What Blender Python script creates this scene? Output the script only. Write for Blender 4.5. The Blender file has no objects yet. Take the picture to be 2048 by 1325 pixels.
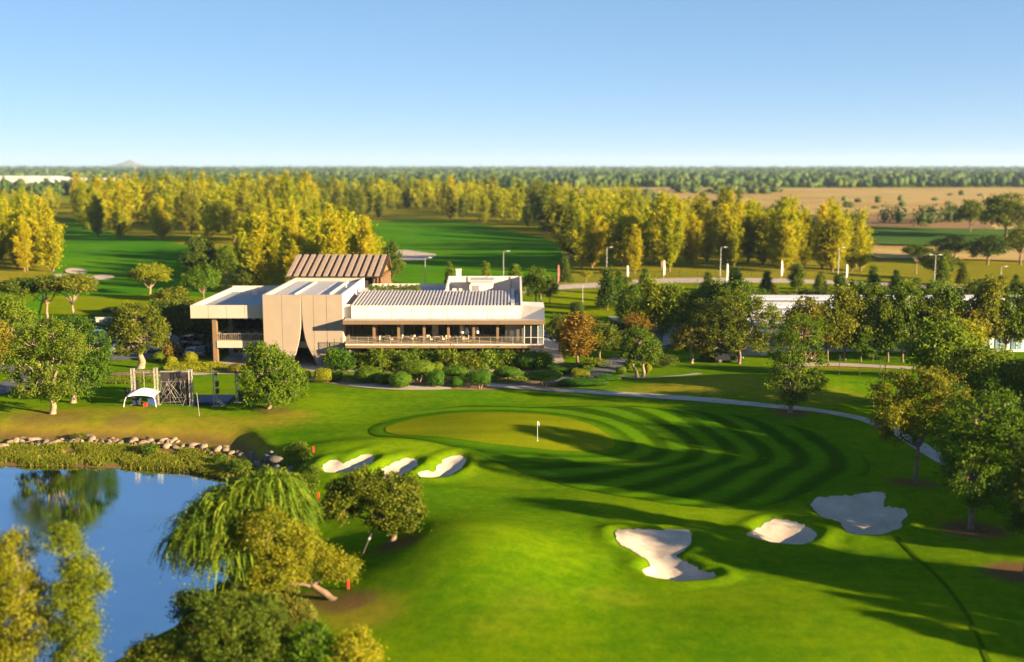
import bpy, math, random
import numpy as np
from mathutils import Vector, geometry

# ------------------------------------------------------------------ camera, sky, sun, exposure
sc = bpy.context.scene
COL = sc.collection
FPX, CAMH, PITCH = 2200.0, 30.0, math.atan(332.5 / 2200.0)
cam_d = bpy.data.cameras.new('camera')
cam = bpy.data.objects.new('camera', cam_d); COL.objects.link(cam)
cam.location = (0, 0, CAMH)
cam.rotation_euler = (math.pi / 2 - PITCH, 0, 0)
cam_d.sensor_width = 72.0
cam_d.lens = 72.0 * FPX / 2048.0
cam_d.clip_start = 1.0
cam_d.clip_end = 40000.0
cam_d.dof.use_dof = True
cam_d.dof.focus_distance = 127.0
cam_d.dof.aperture_fstop = 0.22
sc.camera = cam

SUN_EL, SUN_AZ = 13.5, 116.0            # azimuth clockwise from +Y (view direction)
w = bpy.data.worlds.new('World'); sc.world = w; w.use_nodes = True
nt = w.node_tree; nt.nodes.clear()
sky = nt.nodes.new('ShaderNodeTexSky'); sky.sky_type = 'NISHITA'; sky.sun_disc = False
sky.sun_elevation = math.radians(SUN_EL); sky.sun_rotation = math.radians(SUN_AZ)
sky.altitude = 0; sky.air_density = 0.4; sky.dust_density = 0.2; sky.ozone_density = 3.0
bg = nt.nodes.new('ShaderNodeBackground'); bg.inputs['Strength'].default_value = 0.092
wo = nt.nodes.new('ShaderNodeOutputWorld')
gm = nt.nodes.new('ShaderNodeGamma'); gm.inputs[1].default_value = 0.45
nt.links.new(sky.outputs[0], gm.inputs[0]); 
hs = nt.nodes.new('ShaderNodeHueSaturation'); hs.inputs['Saturation'].default_value = 1.4
nt.links.new(gm.outputs[0], hs.inputs['Color']); nt.links.new(hs.outputs[0], bg.inputs[0]); nt.links.new(bg.outputs[0], wo.inputs[0])

sun_d = bpy.data.lights.new('sun', 'SUN'); sun_d.energy = 5.0; sun_d.angle = math.radians(0.55)
sun_d.color = (1.0, 0.745, 0.43)
sun = bpy.data.objects.new('sun', sun_d); COL.objects.link(sun)
_el, _az = math.radians(SUN_EL), math.radians(SUN_AZ)
SDIR = Vector((math.sin(_az) * math.cos(_el), math.cos(_az) * math.cos(_el), math.sin(_el)))
sun.rotation_euler = SDIR.to_track_quat('Z', 'Y').to_euler()
sun.location = SDIR * 300

sc.view_settings.view_transform = 'Standard'
sc.view_settings.look = 'None'
sc.view_settings.exposure = 2.3
sc.view_settings.gamma = 1.0
sc.render.engine = 'CYCLES'
sc.cycles.use_denoising = True
sc.cycles.max_bounces = 6
sc.cycles.diffuse_bounces = 3
sc.cycles.glossy_bounces = 3
sc.cycles.transmission_bounces = 4
sc.cycles.transparent_max_bounces = 8
sc.cycles.volume_bounces = 0
sc.cycles.sample_clamp_indirect = 6.0
sc.cycles.caustics_reflective = False
sc.cycles.caustics_refractive = False

# ------------------------------------------------------------------ helpers
rnd = random.Random(7)
RG = np.random.default_rng(11)
_sp, _cp = math.sin(PITCH), math.cos(PITCH)

def ray(px, py):
    u = (px - 1024.0) / FPX; v = (py - 662.5) / FPX
    return (u, _cp - v * _sp, -_sp - v * _cp)

def G(px, py, z=0.0):                     # point of the level z seen at a photo position
    d = ray(px, py); t = (z - CAMH) / d[2]
    return (d[0] * t, d[1] * t)

def P(px, py, Y):                         # point of the upright plane y = Y
    d = ray(px, py); t = Y / d[1]
    return (d[0] * t, Y, CAMH + d[2] * t)

def PX(px, Y, z=5.0):                     # x of an upright line at depth Y
    depth = Y * _cp + (CAMH - z) * _sp
    return (px - 1024.0) / FPX * depth

def PZ(py, Y):
    return P(1024, py, Y)[2]

def ppm(x, y, z=0.0):                     # photo pixels per metre at a point
    return FPX / (y * _cp + (CAMH - z) * _sp)

def new_obj(name, me, parent=None):
    o = bpy.data.objects.new(name, me); COL.objects.link(o)
    if parent is not None: o.parent = parent
    return o

def mesh_np(name, V, Fc, mat=None, smooth=False, attrs=None):
    V = np.asarray(V, dtype=np.float32); Fc = np.asarray(Fc, dtype=np.int32)
    me = bpy.data.meshes.new(name)
    k = Fc.shape[1]; m = Fc.shape[0]
    me.vertices.add(len(V)); me.vertices.foreach_set('co', V.ravel())
    me.loops.add(m * k); me.loops.foreach_set('vertex_index', Fc.ravel())
    me.polygons.add(m); me.polygons.foreach_set('loop_start', np.arange(m, dtype=np.int32) * k)
    if smooth: me.polygons.foreach_set('use_smooth', np.ones(m, dtype=bool))
    if attrs:
        for an, av in attrs.items():
            a = me.attributes.new(an, 'FLOAT', 'POINT'); a.data.foreach_set('value', np.asarray(av, dtype=np.float32))
    me.update(calc_edges=True)
    if mat is not None: me.materials.append(mat)
    return me

def tag(o, label=None, cat=None, group=None, kind=None):
    if label: o['label'] = label
    if cat: o['category'] = cat
    if group: o['group'] = group
    if kind: o['kind'] = kind
    return o

def empty(name, loc=(0, 0, 0), rz=0.0, sc_=None):
    e = bpy.data.objects.new(name, None); COL.objects.link(e)
    e.empty_display_size = 0.3
    e.location = loc; e.rotation_euler = (0, 0, rz)
    if sc_ is not None: e.scale = sc_ if hasattr(sc_, '__len__') else (sc_,) * 3
    return e

def thing(name, label, cat, loc=(0, 0, 0), rz=0.0, group=None, sc_=None):
    return tag(empty(name, loc, rz, sc_), label, cat, group)

def kids(o): return KIDS.get(o.name, [])
KIDS = {}

def copy_tree(o, loc, rz=None, scl=None, label=None, group=None, mats=None):
    c = o.copy(); COL.objects.link(c); c.location = loc
    if rz is not None: c.rotation_euler = (0, 0, rz)
    if scl is not None: c.scale = scl if hasattr(scl, '__len__') else (scl,) * 3
    if label: c['label'] = label
    if group: c['group'] = group
    for ch in o.children:
        d = ch.copy(); COL.objects.link(d); d.parent = c
        for g in ch.children:
            e = g.copy(); COL.objects.link(e); e.parent = d
    return c

class MB:                                  # collects simple solids, builds ONE mesh object
    def __init__(s): s.v = []; s.f = []
    def add(s, V, Fc):
        n = len(s.v); s.v.extend([tuple(p) for p in V]); s.f.extend([tuple(i + n for i in q) for q in Fc]); return s
    def box(s, x0, x1, y0, y1, z0, z1):
        V = [(x0, y0, z0), (x1, y0, z0), (x1, y1, z0), (x0, y1, z0), (x0, y0, z1), (x1, y0, z1), (x1, y1, z1), (x0, y1, z1)]
        return s.add(V, [(0, 3, 2, 1), (4, 5, 6, 7), (0, 1, 5, 4), (1, 2, 6, 5), (2, 3, 7, 6), (3, 0, 4, 7)])
    def hexa(s, b, t):                     # bottom ring and top ring of four
        return s.add(list(b) + list(t), [(0, 3, 2, 1), (4, 5, 6, 7), (0, 1, 5, 4), (1, 2, 6, 5), (2, 3, 7, 6), (3, 0, 4, 7)])
    def prism(s, poly, ax, a, b):          # extrude a 2D outline along axis 0/1/2
        n = len(poly)
        def mk(p, t):
            q = [0, 0, 0]; o = [i for i in range(3) if i != ax]
            q[o[0]], q[o[1]] = p; q[ax] = t; return tuple(q)
        V = [mk(p, a) for p in poly] + [mk(p, b) for p in poly]
        Fc = [tuple(range(n - 1, -1, -1)), tuple(range(n, 2 * n))] + [(i, (i + 1) % n, n + (i + 1) % n, n + i) for i in range(n)]
        return s.add(V, Fc)
    def tube(s, pts, rad, n=6, cap=True):
        pts = [Vector(p) for p in pts]; m = len(pts)
        if not hasattr(rad, '__len__'): rad = [rad] * m
        V = []
        up = None
        for i, p in enumerate(pts):
            t = (pts[min(i + 1, m - 1)] - pts[max(i - 1, 0)]).normalized()
            if up is None:
                up = Vector((0, 0, 1)) if abs(t.z) < 0.9 else Vector((1, 0, 0))
            a = t.cross(up)
            if a.length < 1e-4: a = t.orthogonal()
            a.normalize(); b = a.cross(t); up = b
            up = t.cross(a) * -1
            for k in range(n):
                q = 2 * math.pi * k / n
                V.append(tuple(p + (a * math.cos(q) + b * math.sin(q)) * rad[i]))
        Fc = [(i * n + k, i * n + (k + 1) % n, (i + 1) * n + (k + 1) % n, (i + 1) * n + k) for i in range(m - 1) for k in range(n)]
        if cap: Fc += [tuple(range(n - 1, -1, -1)), tuple(range((m - 1) * n, m * n))]
        return s.add(V, Fc)
    def cyl(s, c, r, z0, z1, n=10, r2=None):
        return s.tube([(c[0], c[1], z0), (c[0], c[1], z1)], [r, r if r2 is None else r2], n)
    def mesh(s, name, mat=None, org=(0, 0, 0), smooth=False):
        me = bpy.data.meshes.new(name)
        me.from_pydata([(p[0] - org[0], p[1] - org[1], p[2] - org[2]) for p in s.v], [], s.f)
        me.update()
        if mat: me.materials.append(mat)
        if smooth: me.polygons.foreach_set('use_smooth', [True] * len(me.polygons))
        return me
    def build(s, name, mat, parent=None, org=None, smooth=False):
        if org is None: org = ORG.get(parent.name, (0, 0, 0)) if parent else (0, 0, 0)
        o = new_obj(name, s.mesh(name, mat, org, smooth), parent)
        if parent: ORG[o.name] = org
        return o
ORG = {}
def world_thing(name, label, cat, loc, group=None):   # parts are given in world coordinates
    t = thing(name, label, cat, loc, 0, group); ORG[t.name] = tuple(loc); return t

# ------------------------------------------------------------------ materials
def nodes_of(m):
    m.use_nodes = True; return m.node_tree, m.node_tree.nodes, m.node_tree.links

def noise(nt_, scale, detail=4, coord=None, rough=0.55, dist=0.0):
    n = nt_.nodes.new('ShaderNodeTexNoise'); n.inputs['Scale'].default_value = scale
    n.inputs['Detail'].default_value = detail; n.inputs['Roughness'].default_value = rough; n.inputs['Distortion'].default_value = dist
    if coord is not None: nt_.links.new(coord, n.inputs['Vector'])
    return n

def ramp(nt_, fac, stops):
    r = nt_.nodes.new('ShaderNodeValToRGB'); e = r.color_ramp.elements
    while len(e) < len(stops): e.new(0.5)
    for el, (p_, c_) in zip(e, stops): el.position = p_; el.color = (*c_, 1)
    nt_.links.new(fac, r.inputs[0]); return r

def mixc(nt_, fac, a, b, mode='MIX'):
    m = nt_.nodes.new('ShaderNodeMix'); m.data_type = 'RGBA'; m.blend_type = mode
    for sock, v in ((m.inputs[0], fac), (m.inputs[6], a), (m.inputs[7], b)):
        if hasattr(v, 'type') and hasattr(v, 'is_linked'): nt_.links.new(v, sock)
        elif isinstance(v, tuple): sock.default_value = (*v, 1) if len(v) == 3 else v
        else: sock.default_value = v
    return m.outputs[2]

def mathn(nt_, op, a, b=0.0, clamp=False):
    m = nt_.nodes.new('ShaderNodeMath'); m.operation = op; m.use_clamp = clamp
    for i, v in enumerate((a, b)):
        if hasattr(v, 'is_linked'): nt_.links.new(v, m.inputs[i])
        else: m.inputs[i].default_value = v
    return m.outputs[0]

def attr(nt_, name):
    a = nt_.nodes.new('ShaderNodeAttribute'); a.attribute_name = name; return a.outputs['Fac']

def wpos(nt_):
    g = nt_.nodes.new('ShaderNodeNewGeometry'); return g.outputs['Position']

def mat(name, col, rough=0.7, var=0.12, scale=1.5, metal=0.0, spec=0.4, bump=0.0, bscale=20.0, coat=0.0, stain=None):
    m = bpy.data.materials.new(name); t, N, L = nodes_of(m)
    b = N['Principled BSDF']
    oc = N.new('ShaderNodeTexCoord').outputs['Object']
    n = noise(t, scale, 5, oc)
    lo = tuple(max(0, c * (1 - var)) for c in col); hi = tuple(min(1, c * (1 + var)) for c in col)
    c = ramp(t, n.outputs['Fac'], [(0.3, lo), (0.7, hi)]).outputs[0]
    if stain:
        n2 = noise(t, stain[1], 6, oc, 0.65); f = ramp(t, n2.outputs['Fac'], [(0.5, (0, 0, 0)), (0.72, (stain[2],) * 3)]).outputs[0]
        c = mixc(t, f, c, stain[0])
    L.new(c, b.inputs['Base Color'])
    b.inputs['Roughness'].default_value = rough; b.inputs['Metallic'].default_value = metal
    b.inputs['Specular IOR Level'].default_value = spec
    if coat: b.inputs['Coat Weight'].default_value = coat
    if bump:
        nb = noise(t, bscale, 4, oc); bp = N.new('ShaderNodeBump'); bp.inputs['Strength'].default_value = bump; bp.inputs['Distance'].default_value = 0.05
        L.new(nb.outputs['Fac'], bp.inputs['Height']); L.new(bp.outputs[0], b.inputs['Normal'])
    return m

def vary_by_object(m, amt=0.5):
    t, N, L = nodes_of(m); b = N['Principled BSDF']; src = b.inputs['Base Color'].links[0].from_socket
    hs = N.new('ShaderNodeHueSaturation'); oi = N.new('ShaderNodeObjectInfo'); v = mathn(t, 'MULTIPLY_ADD', oi.outputs['Random'], amt); v.node.inputs[2].default_value = 1 - amt * .6
    L.new(src, hs.inputs['Color']); L.new(v, hs.inputs['Value']); L.new(hs.outputs[0], b.inputs['Base Color'])

def leaf_mat(name, c1, c2, c3=None, trans=0.32, tcol=None, rough=0.55):
    m = bpy.data.materials.new(name); t, N, L = nodes_of(m)
    b = N['Principled BSDF']; out = N['Material Output']
    stops = [(0.0, c1), (0.6, c2)] + ([(1.0, c3)] if c3 else [])
    c = ramp(t, attr(t, 'tint'), stops).outputs[0]
    oi = N.new('ShaderNodeObjectInfo')
    hs = N.new('ShaderNodeHueSaturation'); L.new(c, hs.inputs['Color'])
    L.new(mathn(t, 'MULTIPLY_ADD', oi.outputs['Random'], 0.05), hs.inputs['Hue'])
    hs.inputs['Hue'].links[0].from_node.inputs[2].default_value = 0.475
    v = mathn(t, 'MULTIPLY_ADD', oi.outputs['Random'], -0.35); v.node.inputs[2].default_value = 1.15
    L.new(v, hs.inputs['Value'])
    L.new(hs.outputs[0], b.inputs['Base Color'])
    b.inputs['Roughness'].default_value = rough; b.inputs['Specular IOR Level'].default_value = 0.10
    tr = N.new('ShaderNodeBsdfTranslucent')
    L.new(mixc(t, 1.0, hs.outputs[0], tcol or (1.3, 1.25, 0.5), 'MULTIPLY'), tr.inputs['Color'])
    mx = N.new('ShaderNodeMixShader'); mx.inputs[0].default_value = trans
    L.new(b.outputs[0], mx.inputs[1]); L.new(tr.outputs[0], mx.inputs[2]); L.new(mx.outputs[0], out.inputs['Surface'])
    return m

def grass_mat(name, a, b_, c_=None, s1=0.9, s2=0.06, dirt=False, stripe=None):
    m = bpy.data.materials.new(name); t, N, L = nodes_of(m)
    bs = N['Principled BSDF']; wp = wpos(t)
    n1 = noise(t, s1, 8, wp, 0.7); n2 = noise(t, s2, 4, wp, 0.6); n3 = noise(t, 5.0, 3, wp, 0.7)
    f = mathn(t, 'ADD', mathn(t, 'MULTIPLY', n1.outputs['Fac'], 0.5), mathn(t, 'MULTIPLY', n2.outputs['Fac'], 0.5))
    c = ramp(t, f, [(0.40, a), (0.60, b_)]).outputs[0]
    c = mixc(t, ramp(t, n3.outputs['Fac'], [(0.35, (0.75,) * 3), (0.65, (0.0,) * 3)]).outputs[0], c, mixc(t, 1.0, c, (0.66, 0.72, 0.6), 'MULTIPLY'))
    mp = N.new('ShaderNodeMapping'); mp.inputs['Rotation'].default_value = (0, 0, 0.62); mp.inputs['Scale'].default_value = (0.05, 0.55, 1.0); L.new(wp, mp.inputs[0])
    n6 = noise(t, 1.0, 3, mp.outputs[0], 0.6); n7 = noise(t, 14.0, 2, wp, 0.6)
    c = mixc(t, ramp(t, n6.outputs['Fac'], [(0.42, (0.5,) * 3), (0.58, (0.0,) * 3)]).outputs[0], c, mixc(t, 1.0, c, (0.74, 0.82, 0.7), 'MULTIPLY'))
    c = mixc(t, ramp(t, n7.outputs['Fac'], [(0.56, (0.0,) * 3), (0.68, (0.5,) * 3)]).outputs[0], c, mixc(t, 1.0, c, (1.45, 1.25, 1.2), 'MULTIPLY'))
    if stripe:
        c = mixc(t, mathn(t, 'MULTIPLY', attr(t, 'stripe'), stripe[1]), c, mixc(t, 1.0, c, stripe[0], 'MULTIPLY'))
    if c_:
        n4 = noise(t, 0.9, 8, wp, 0.75)
        wob = mathn(t, 'MULTIPLY_ADD', n4.outputs['Fac'], 1.6); wob.node.inputs[2].default_value = -0.8
        fd = mathn(t, 'ADD', attr(t, 'dry'), mathn(t, 'MULTIPLY', wob, mathn(t, 'MULTIPLY', attr(t, 'dry'), 1.0)), True)
        c = mixc(t, fd, c, mixc(t, n1.outputs['Fac'], c_, tuple(v * 1.5 for v in c_)))
    if dirt:
        n5 = noise(t, 1.3, 6, wp, 0.7)
        fd = mathn(t, 'MULTIPLY', attr(t, 'dirt'), mathn(t, 'ADD', n5.outputs['Fac'], 0.55), True)
        c = mixc(t, fd, c, mixc(t, n3.outputs['Fac'], (0.06, 0.035, 0.015), (0.20, 0.115, 0.05)))
    L.new(c, bs.inputs['Base Color'])
    bs.inputs['Roughness'].default_value = 0.95; bs.inputs['Specular IOR Level'].default_value = 0.0
    nb = noise(t, 7.0, 4, wp, 0.75); nb2 = noise(t, 0.8, 5, wp, 0.6)
    hh = mathn(t, 'ADD', nb.outputs['Fac'], mathn(t, 'MULTIPLY', nb2.outputs['Fac'], 2.0))
    bp = N.new('ShaderNodeBump'); bp.inputs['Strength'].default_value = 0.55; bp.inputs['Distance'].default_value = 0.078
    L.new(hh, bp.inputs['Height']); L.new(bp.outputs[0], bs.inputs['Normal'])
    return m

M = {}
M['rough'] = grass_mat('rough_grass', (0.056, 0.145, 0.0015), (0.135, 0.210, 0.0015), (0.20, 0.14, 0.015), dirt=True)
M['fairway'] = grass_mat('fairway_grass', (0.062, 0.168, 0.002), (0.100, 0.205, 0.002), None, 0.5, 0.05, stripe=((0.30, 0.37, 0.3), 0.9))
M['green'] = grass_mat('green_grass', (0.150, 0.185, 0.003), (0.180, 0.200, 0.003), None, 0.25, 0.05)
M['farfairway'] = grass_mat('far_fairway_grass', (0.035, 0.165, 0.006), (0.090, 0.210, 0.004), None, 0.05, 0.012, stripe=((0.7, 0.75, 0.7), 0.6))
M['lawn'] = grass_mat('lawn_grass', (0.12, 0.18, 0.002), (0.19, 0.215, 0.002), None, 0.2, 0.03)
def sand_mat():
    m = bpy.data.materials.new('sand'); t, N, L = nodes_of(m); b = N['Principled BSDF']; wp = wpos(t)
    n1 = noise(t, 0.5, 6, wp, 0.6); n2 = noise(t, 6.0, 5, wp, 0.7)
    c = ramp(t, n1.outputs['Fac'], [(0.35, (0.40, 0.325, 0.26)), (0.65, (0.52, 0.44, 0.37))]).outputs[0]
    c = mixc(t, ramp(t, n2.outputs['Fac'], [(0.4, (0.35,) * 3), (0.6, (0, 0, 0))]).outputs[0], c, (0.34, 0.265, 0.20))
    L.new(c, b.inputs['Base Color']); b.inputs['Roughness'].default_value = 0.95; b.inputs['Specular IOR Level'].default_value = 0.1
    mp = N.new('ShaderNodeMapping'); mp.inputs['Rotation'].default_value = (0, 0, 0.5); mp.inputs['Scale'].default_value = (0.7, 4.0, 1.0); L.new(wp, mp.inputs[0])
    nb = noise(t, 1.6, 6, mp.outputs[0], 0.7)
    bp = N.new('ShaderNodeBump'); bp.inputs['Strength'].default_value = 0.8; bp.inputs['Distance'].default_value = 0.11
    L.new(nb.outputs['Fac'], bp.inputs['Height']); L.new(bp.outputs[0], b.inputs['Normal']); return m
M['sand'] = sand_mat()

# ------------------------------------------------------------------ terrain
def poly_sd(poly, x, y):                  # signed distance, positive inside
    p_ = np.asarray(poly, float); q = np.roll(p_, -1, 0)
    d2 = np.full(x.shape, 1e18); ins = np.zeros(x.shape, bool)
    for (ax, ay), (bx, by) in zip(p_, q):
        ex, ey = bx - ax, by - ay; L2 = ex * ex + ey * ey + 1e-12
        t = np.clip(((x - ax) * ex + (y - ay) * ey) / L2, 0, 1)
        d2 = np.minimum(d2, (x - ax - t * ex) ** 2 + (y - ay - t * ey) ** 2)
        c = (ay > y) != (by > y)
        with np.errstate(divide='ignore', invalid='ignore'):
            ins ^= c & (x < ex * (y - ay) / (ey if ey != 0 else 1e-12) + ax)
    return np.where(ins, 1, -1) * np.sqrt(d2)

def smooth_poly(pts, it=2):
    p_ = np.asarray(pts, float)
    for _ in range(it):
        q = np.roll(p_, -1, 0); a = 0.75 * p_ + 0.25 * q; b = 0.25 * p_ + 0.75 * q
        p_ = np.empty((2 * len(a), 2)); p_[0::2] = a; p_[1::2] = b
    return p_

def pxpoly(pts, z=0.0, it=1):
    return smooth_poly([G(a, b, z) for a, b in pts], it) if it else np.array([G(a, b, z) for a, b in pts])

def sstep(a, b, t):
    t = np.clip((t - a) / (b - a), 0, 1); return t * t * (3 - 2 * t)

WATER_Z = -2.4
POND = pxpoly([(-260, 932), (0, 935), (150, 938), (300, 943), (400, 954), (470, 972), (525, 990), (535, 1030), (520, 1085), (455, 1160), (400, 1195), (365, 1235), (300, 1300), (235, 1330), (150, 1390), (-100, 1420), (-500, 1400), (-560, 1000)], WATER_Z, 1)
BUNK = {
 'a': [(644, 934), (655, 926), (678, 925), (688, 930), (715, 920), (743, 916), (751, 922), (730, 936), (705, 945), (680, 949), (655, 948), (647, 941)],
 'b': [(745, 946), (770, 935), (800, 922), (830, 920), (840, 926), (825, 938), (805, 947), (790, 958), (775, 963), (760, 955)],
 'c': [(834, 942), (850, 938), (868, 938), (880, 925), (900, 918), (925, 917), (934, 925), (920, 934), (895, 944), (860, 948), (838, 947)],
 'd': [(1227, 1078), (1260, 1074), (1318, 1077), (1336, 1071), (1374, 1072), (1388, 1084), (1375, 1100), (1355, 1110), (1353, 1118), (1378, 1128), (1402, 1143), (1433, 1147), (1434, 1157), (1405, 1168), (1370, 1171), (1330, 1170), (1295, 1161), (1280, 1146), (1301, 1141), (1298, 1126), (1268, 1112), (1236, 1100)],
 'e': [(1494, 1060), (1515, 1048), (1545, 1033), (1567, 1032), (1602, 1039), (1630, 1053), (1634, 1063), (1615, 1076), (1590, 1081), (1555, 1079), (1520, 1074), (1498, 1069)],
 'f': [(1620, 1006), (1640, 999), (1690, 1002), (1740, 998), (1768, 999), (1772, 1009), (1760, 1016), (1785, 1018), (1814, 1019), (1816, 1028), (1800, 1036), (1808, 1046), (1780, 1055), (1760, 1063), (1720, 1063), (1695, 1057), (1688, 1045), (1678, 1035), (1648, 1030), (1630, 1020)],
}
def ragged(poly, amp=0.11):               # turf edge: small bites and bulges
    out = []
    for a, b in zip(poly, np.roll(poly, -1, 0)):
        n = max(1, int(np.hypot(*(b - a)) / 0.28))
        for i in range(n):
            p_ = a + (b - a) * i / n; nrm = np.array([b[1] - a[1], a[0] - b[0]]); nrm /= (np.linalg.norm(nrm) + 1e-9)
            out.append(p_ + nrm * amp * (math.sin(p_[0] * 3.1 + p_[1] * 2.3) + .8 * math.sin(p_[0] * 7.7 - p_[1] * 5.9) + .6 * RG.normal()) * .6)
    return np.array(out)
BUNKW = {k: ragged(pxpoly(v, 0.0, 1)) for k, v in BUNK.items()}
GREEN = pxpoly([(765, 857), (790, 842), (850, 829), (950, 825), (1080, 830), (1175, 850), (1228, 876), (1232, 892), (1150, 902), (1050, 899), (950, 893), (850, 881), (785, 872)], 0.5, 2)
GC = GREEN.mean(0)

def gauss(x, y, cx, cy, sx, sy, rot=0.0):
    c, s = math.cos(rot), math.sin(rot); dx, dy = x - cx, y - cy
    u, v = c * dx + s * dy, -s * dx + c * dy
    return np.exp(-0.5 * ((u / sx) ** 2 + (v / sy) ** 2))

def height(x, y):
    x = np.asarray(x, float); y = np.asarray(y, float)
    course = sstep(58, 70, y) * (1 - sstep(146, 156, y)) * (1 - sstep(70, 95, np.abs(x)))
    h = course * (0.22 * np.sin(x * 0.13 + 1.1) * np.sin(y * 0.16 + 0.7) + 0.16 * np.sin(x * 0.07 - y * 0.21 + 2.0) + 0.10 * np.sin(x * 0.31 + y * 0.12))
    # raised green, the mound in front, the swell beyond the path, bunker shoulders
    h = h + 0.75 * gauss(x, y, GC[0], GC[1], 12, 7.5)
    h += 2.9 * gauss(x, y, -3.2, 78.0, 6.2, 6.6, 0.25) + 0.7 * gauss(x, y, 8, 66, 14, 7)
    h += 1.6 * gauss(x, y, 32, 146.5, 11, 4.0) + 0.9 * gauss(x, y, 52, 150, 12, 6)
    h += 0.6 * gauss(x, y, -16, 114.0, 10, 2.0) + 0.7 * gauss(x, y, 38, 95.5, 6, 2.2) + 0.5 * gauss(x, y, 13, 85.5, 5, 1.6)
    h += 0.55 * gauss(x, y, 18, 104, 16, 2.4, -0.28) - 0.5 * gauss(x, y, 12, 98.5, 18, 2.4, -0.28)
    h += 0.45 * gauss(x, y, -8, 99, 9, 2.0, -0.1) - 0.5 * gauss(x, y, -24, 116, 4.5, 2.5)
    h += 0.4 * gauss(x, y, 24, 126, 12, 1.8, -0.3) + 0.35 * gauss(x, y, 14, 131, 16, 1.6, -0.15)
    # gentle relief beyond the clubhouse
    far = sstep(215, 260, y) * (1 - sstep(900, 1400, y))
    h += far * (0.8 * np.sin(x * 0.025 + 0.5) * np.sin(y * 0.022) + 0.5 * np.sin(x * 0.06 + y * 0.035))
    # bunkers: a lip and a hollow
    for k, poly in BUNKW.items():
        lo, hi = poly.min(0) - 3, poly.max(0) + 3
        s = (x > lo[0]) & (x < hi[0]) & (y > lo[1]) & (y < hi[1])
        if s.any():
            sd = poly_sd(poly, x[s], y[s]); cy = (lo[1] + hi[1]) / 2
            tilt = (0.03 if k in 'abc' else 0.12) * (y[s] - cy)
            h[s] += -0.32 * sstep(-0.45, 0.25, sd) - 0.30 * sstep(0.0, 2.2, sd) + sstep(-0.3, 0.6, sd) * np.clip(tilt, -0.4, 0.4) + 0.22 * np.exp(-((sd + 0.9) / 0.7) ** 2)
    # pond basin
    s = (x < 20) & (x > -140) & (y > 30) & (y < 160)
    if s.any():
        d = -poly_sd(POND, x[s], y[s])
        wd = (0.42 + 0.58 * sstep(100, 114, y[s])) * (1 - 0.5 * sstep(-32, -25, x[s]))
        dd = d / wd
        prof = np.where(d < 0, WATER_Z - 0.25 - 1.2 * sstep(0, 5, -d), WATER_Z - 0.25 + 0.55 * sstep(0, 1.6, dd) + 0.55 * sstep(1.6, 7.5, dd) + (0.25 - 1.1 - WATER_Z) * sstep(6.8, 15.5, dd))
        k = 1 - sstep(11, 17, dd)
        h[s] = prof * k + h[s] * (1 - k) + np.where(d > 0, 0.05 * np.sin(x[s] * 0.9 + 1.7 * np.sin(y[s] * 0.5)) * np.sin(y[s] * 0.8 + np.sin(x[s] * 0.37)) * k, 0)
    return h

def axis_vals(segs):
    out = []
    for a, b, st in segs: out.append(np.arange(a, b - 1e-6, st))
    return np.concatenate(out)
def geo(a, b, n): return np.geomspace(a, b, n)
_gx = axis_vals([(80, 300, 4.0)]); _far = geo(300, 15000, 40)
XS = np.concatenate([-_far[::-1], -_gx[::-1][:-1] if False else -_gx[::-1], axis_vals([(-79.5, 80, 0.5)]), _gx, _far])
YS = np.concatenate([[-400, -150, -60, -20], axis_vals([(0, 50, 2.0), (50, 160, 0.5), (160, 230, 1.5), (230, 700, 4.0)]), geo(700, 15000, 60)])
XS = np.unique(XS); YS = np.unique(YS)
GXX, GYY = np.meshgrid(XS, YS)
HZ = height(GXX.ravel(), GYY.ravel()).reshape(GXX.shape)

def drape(x, y):                          # exact height of the ground mesh (same triangles)
    x = np.atleast_1d(np.asarray(x, float)); y = np.atleast_1d(np.asarray(y, float))
    i = np.clip(np.searchsorted(XS, x) - 1, 0, len(XS) - 2); j = np.clip(np.searchsorted(YS, y) - 1, 0, len(YS) - 2)
    u = (x - XS[i]) / (XS[i + 1] - XS[i]); v = (y - YS[j]) / (YS[j + 1] - YS[j])
    z00, z10, z01, z11 = HZ[j, i], HZ[j, i + 1], HZ[j + 1, i], HZ[j + 1, i + 1]
    a = z00 + u * (z10 - z00) + v * (z11 - z10); b = z00 + v * (z01 - z00) + u * (z11 - z01)
    return np.where(u >= v, a, b)
def gz(x, y): return float(drape(x, y)[0])

def GT(px, py, lift=0.0):                 # photo position -> point on the terrain
    d = ray(px, py); t1 = (-6.0 - CAMH) / d[2]; t0 = (6.0 - CAMH) / d[2]
    for _ in range(3):                    # march down the line of sight, then refine
        ts = np.linspace(t0, t1, 400); below = CAMH + d[2] * ts < drape(d[0] * ts, d[1] * ts)
        k = int(np.argmax(below)) if below.any() else len(ts) - 1
        t0, t1 = ts[max(k - 1, 0)], ts[k]
    x, y = d[0] * t1, d[1] * t1
    return (x, y, gz(x, y) + lift)

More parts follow.
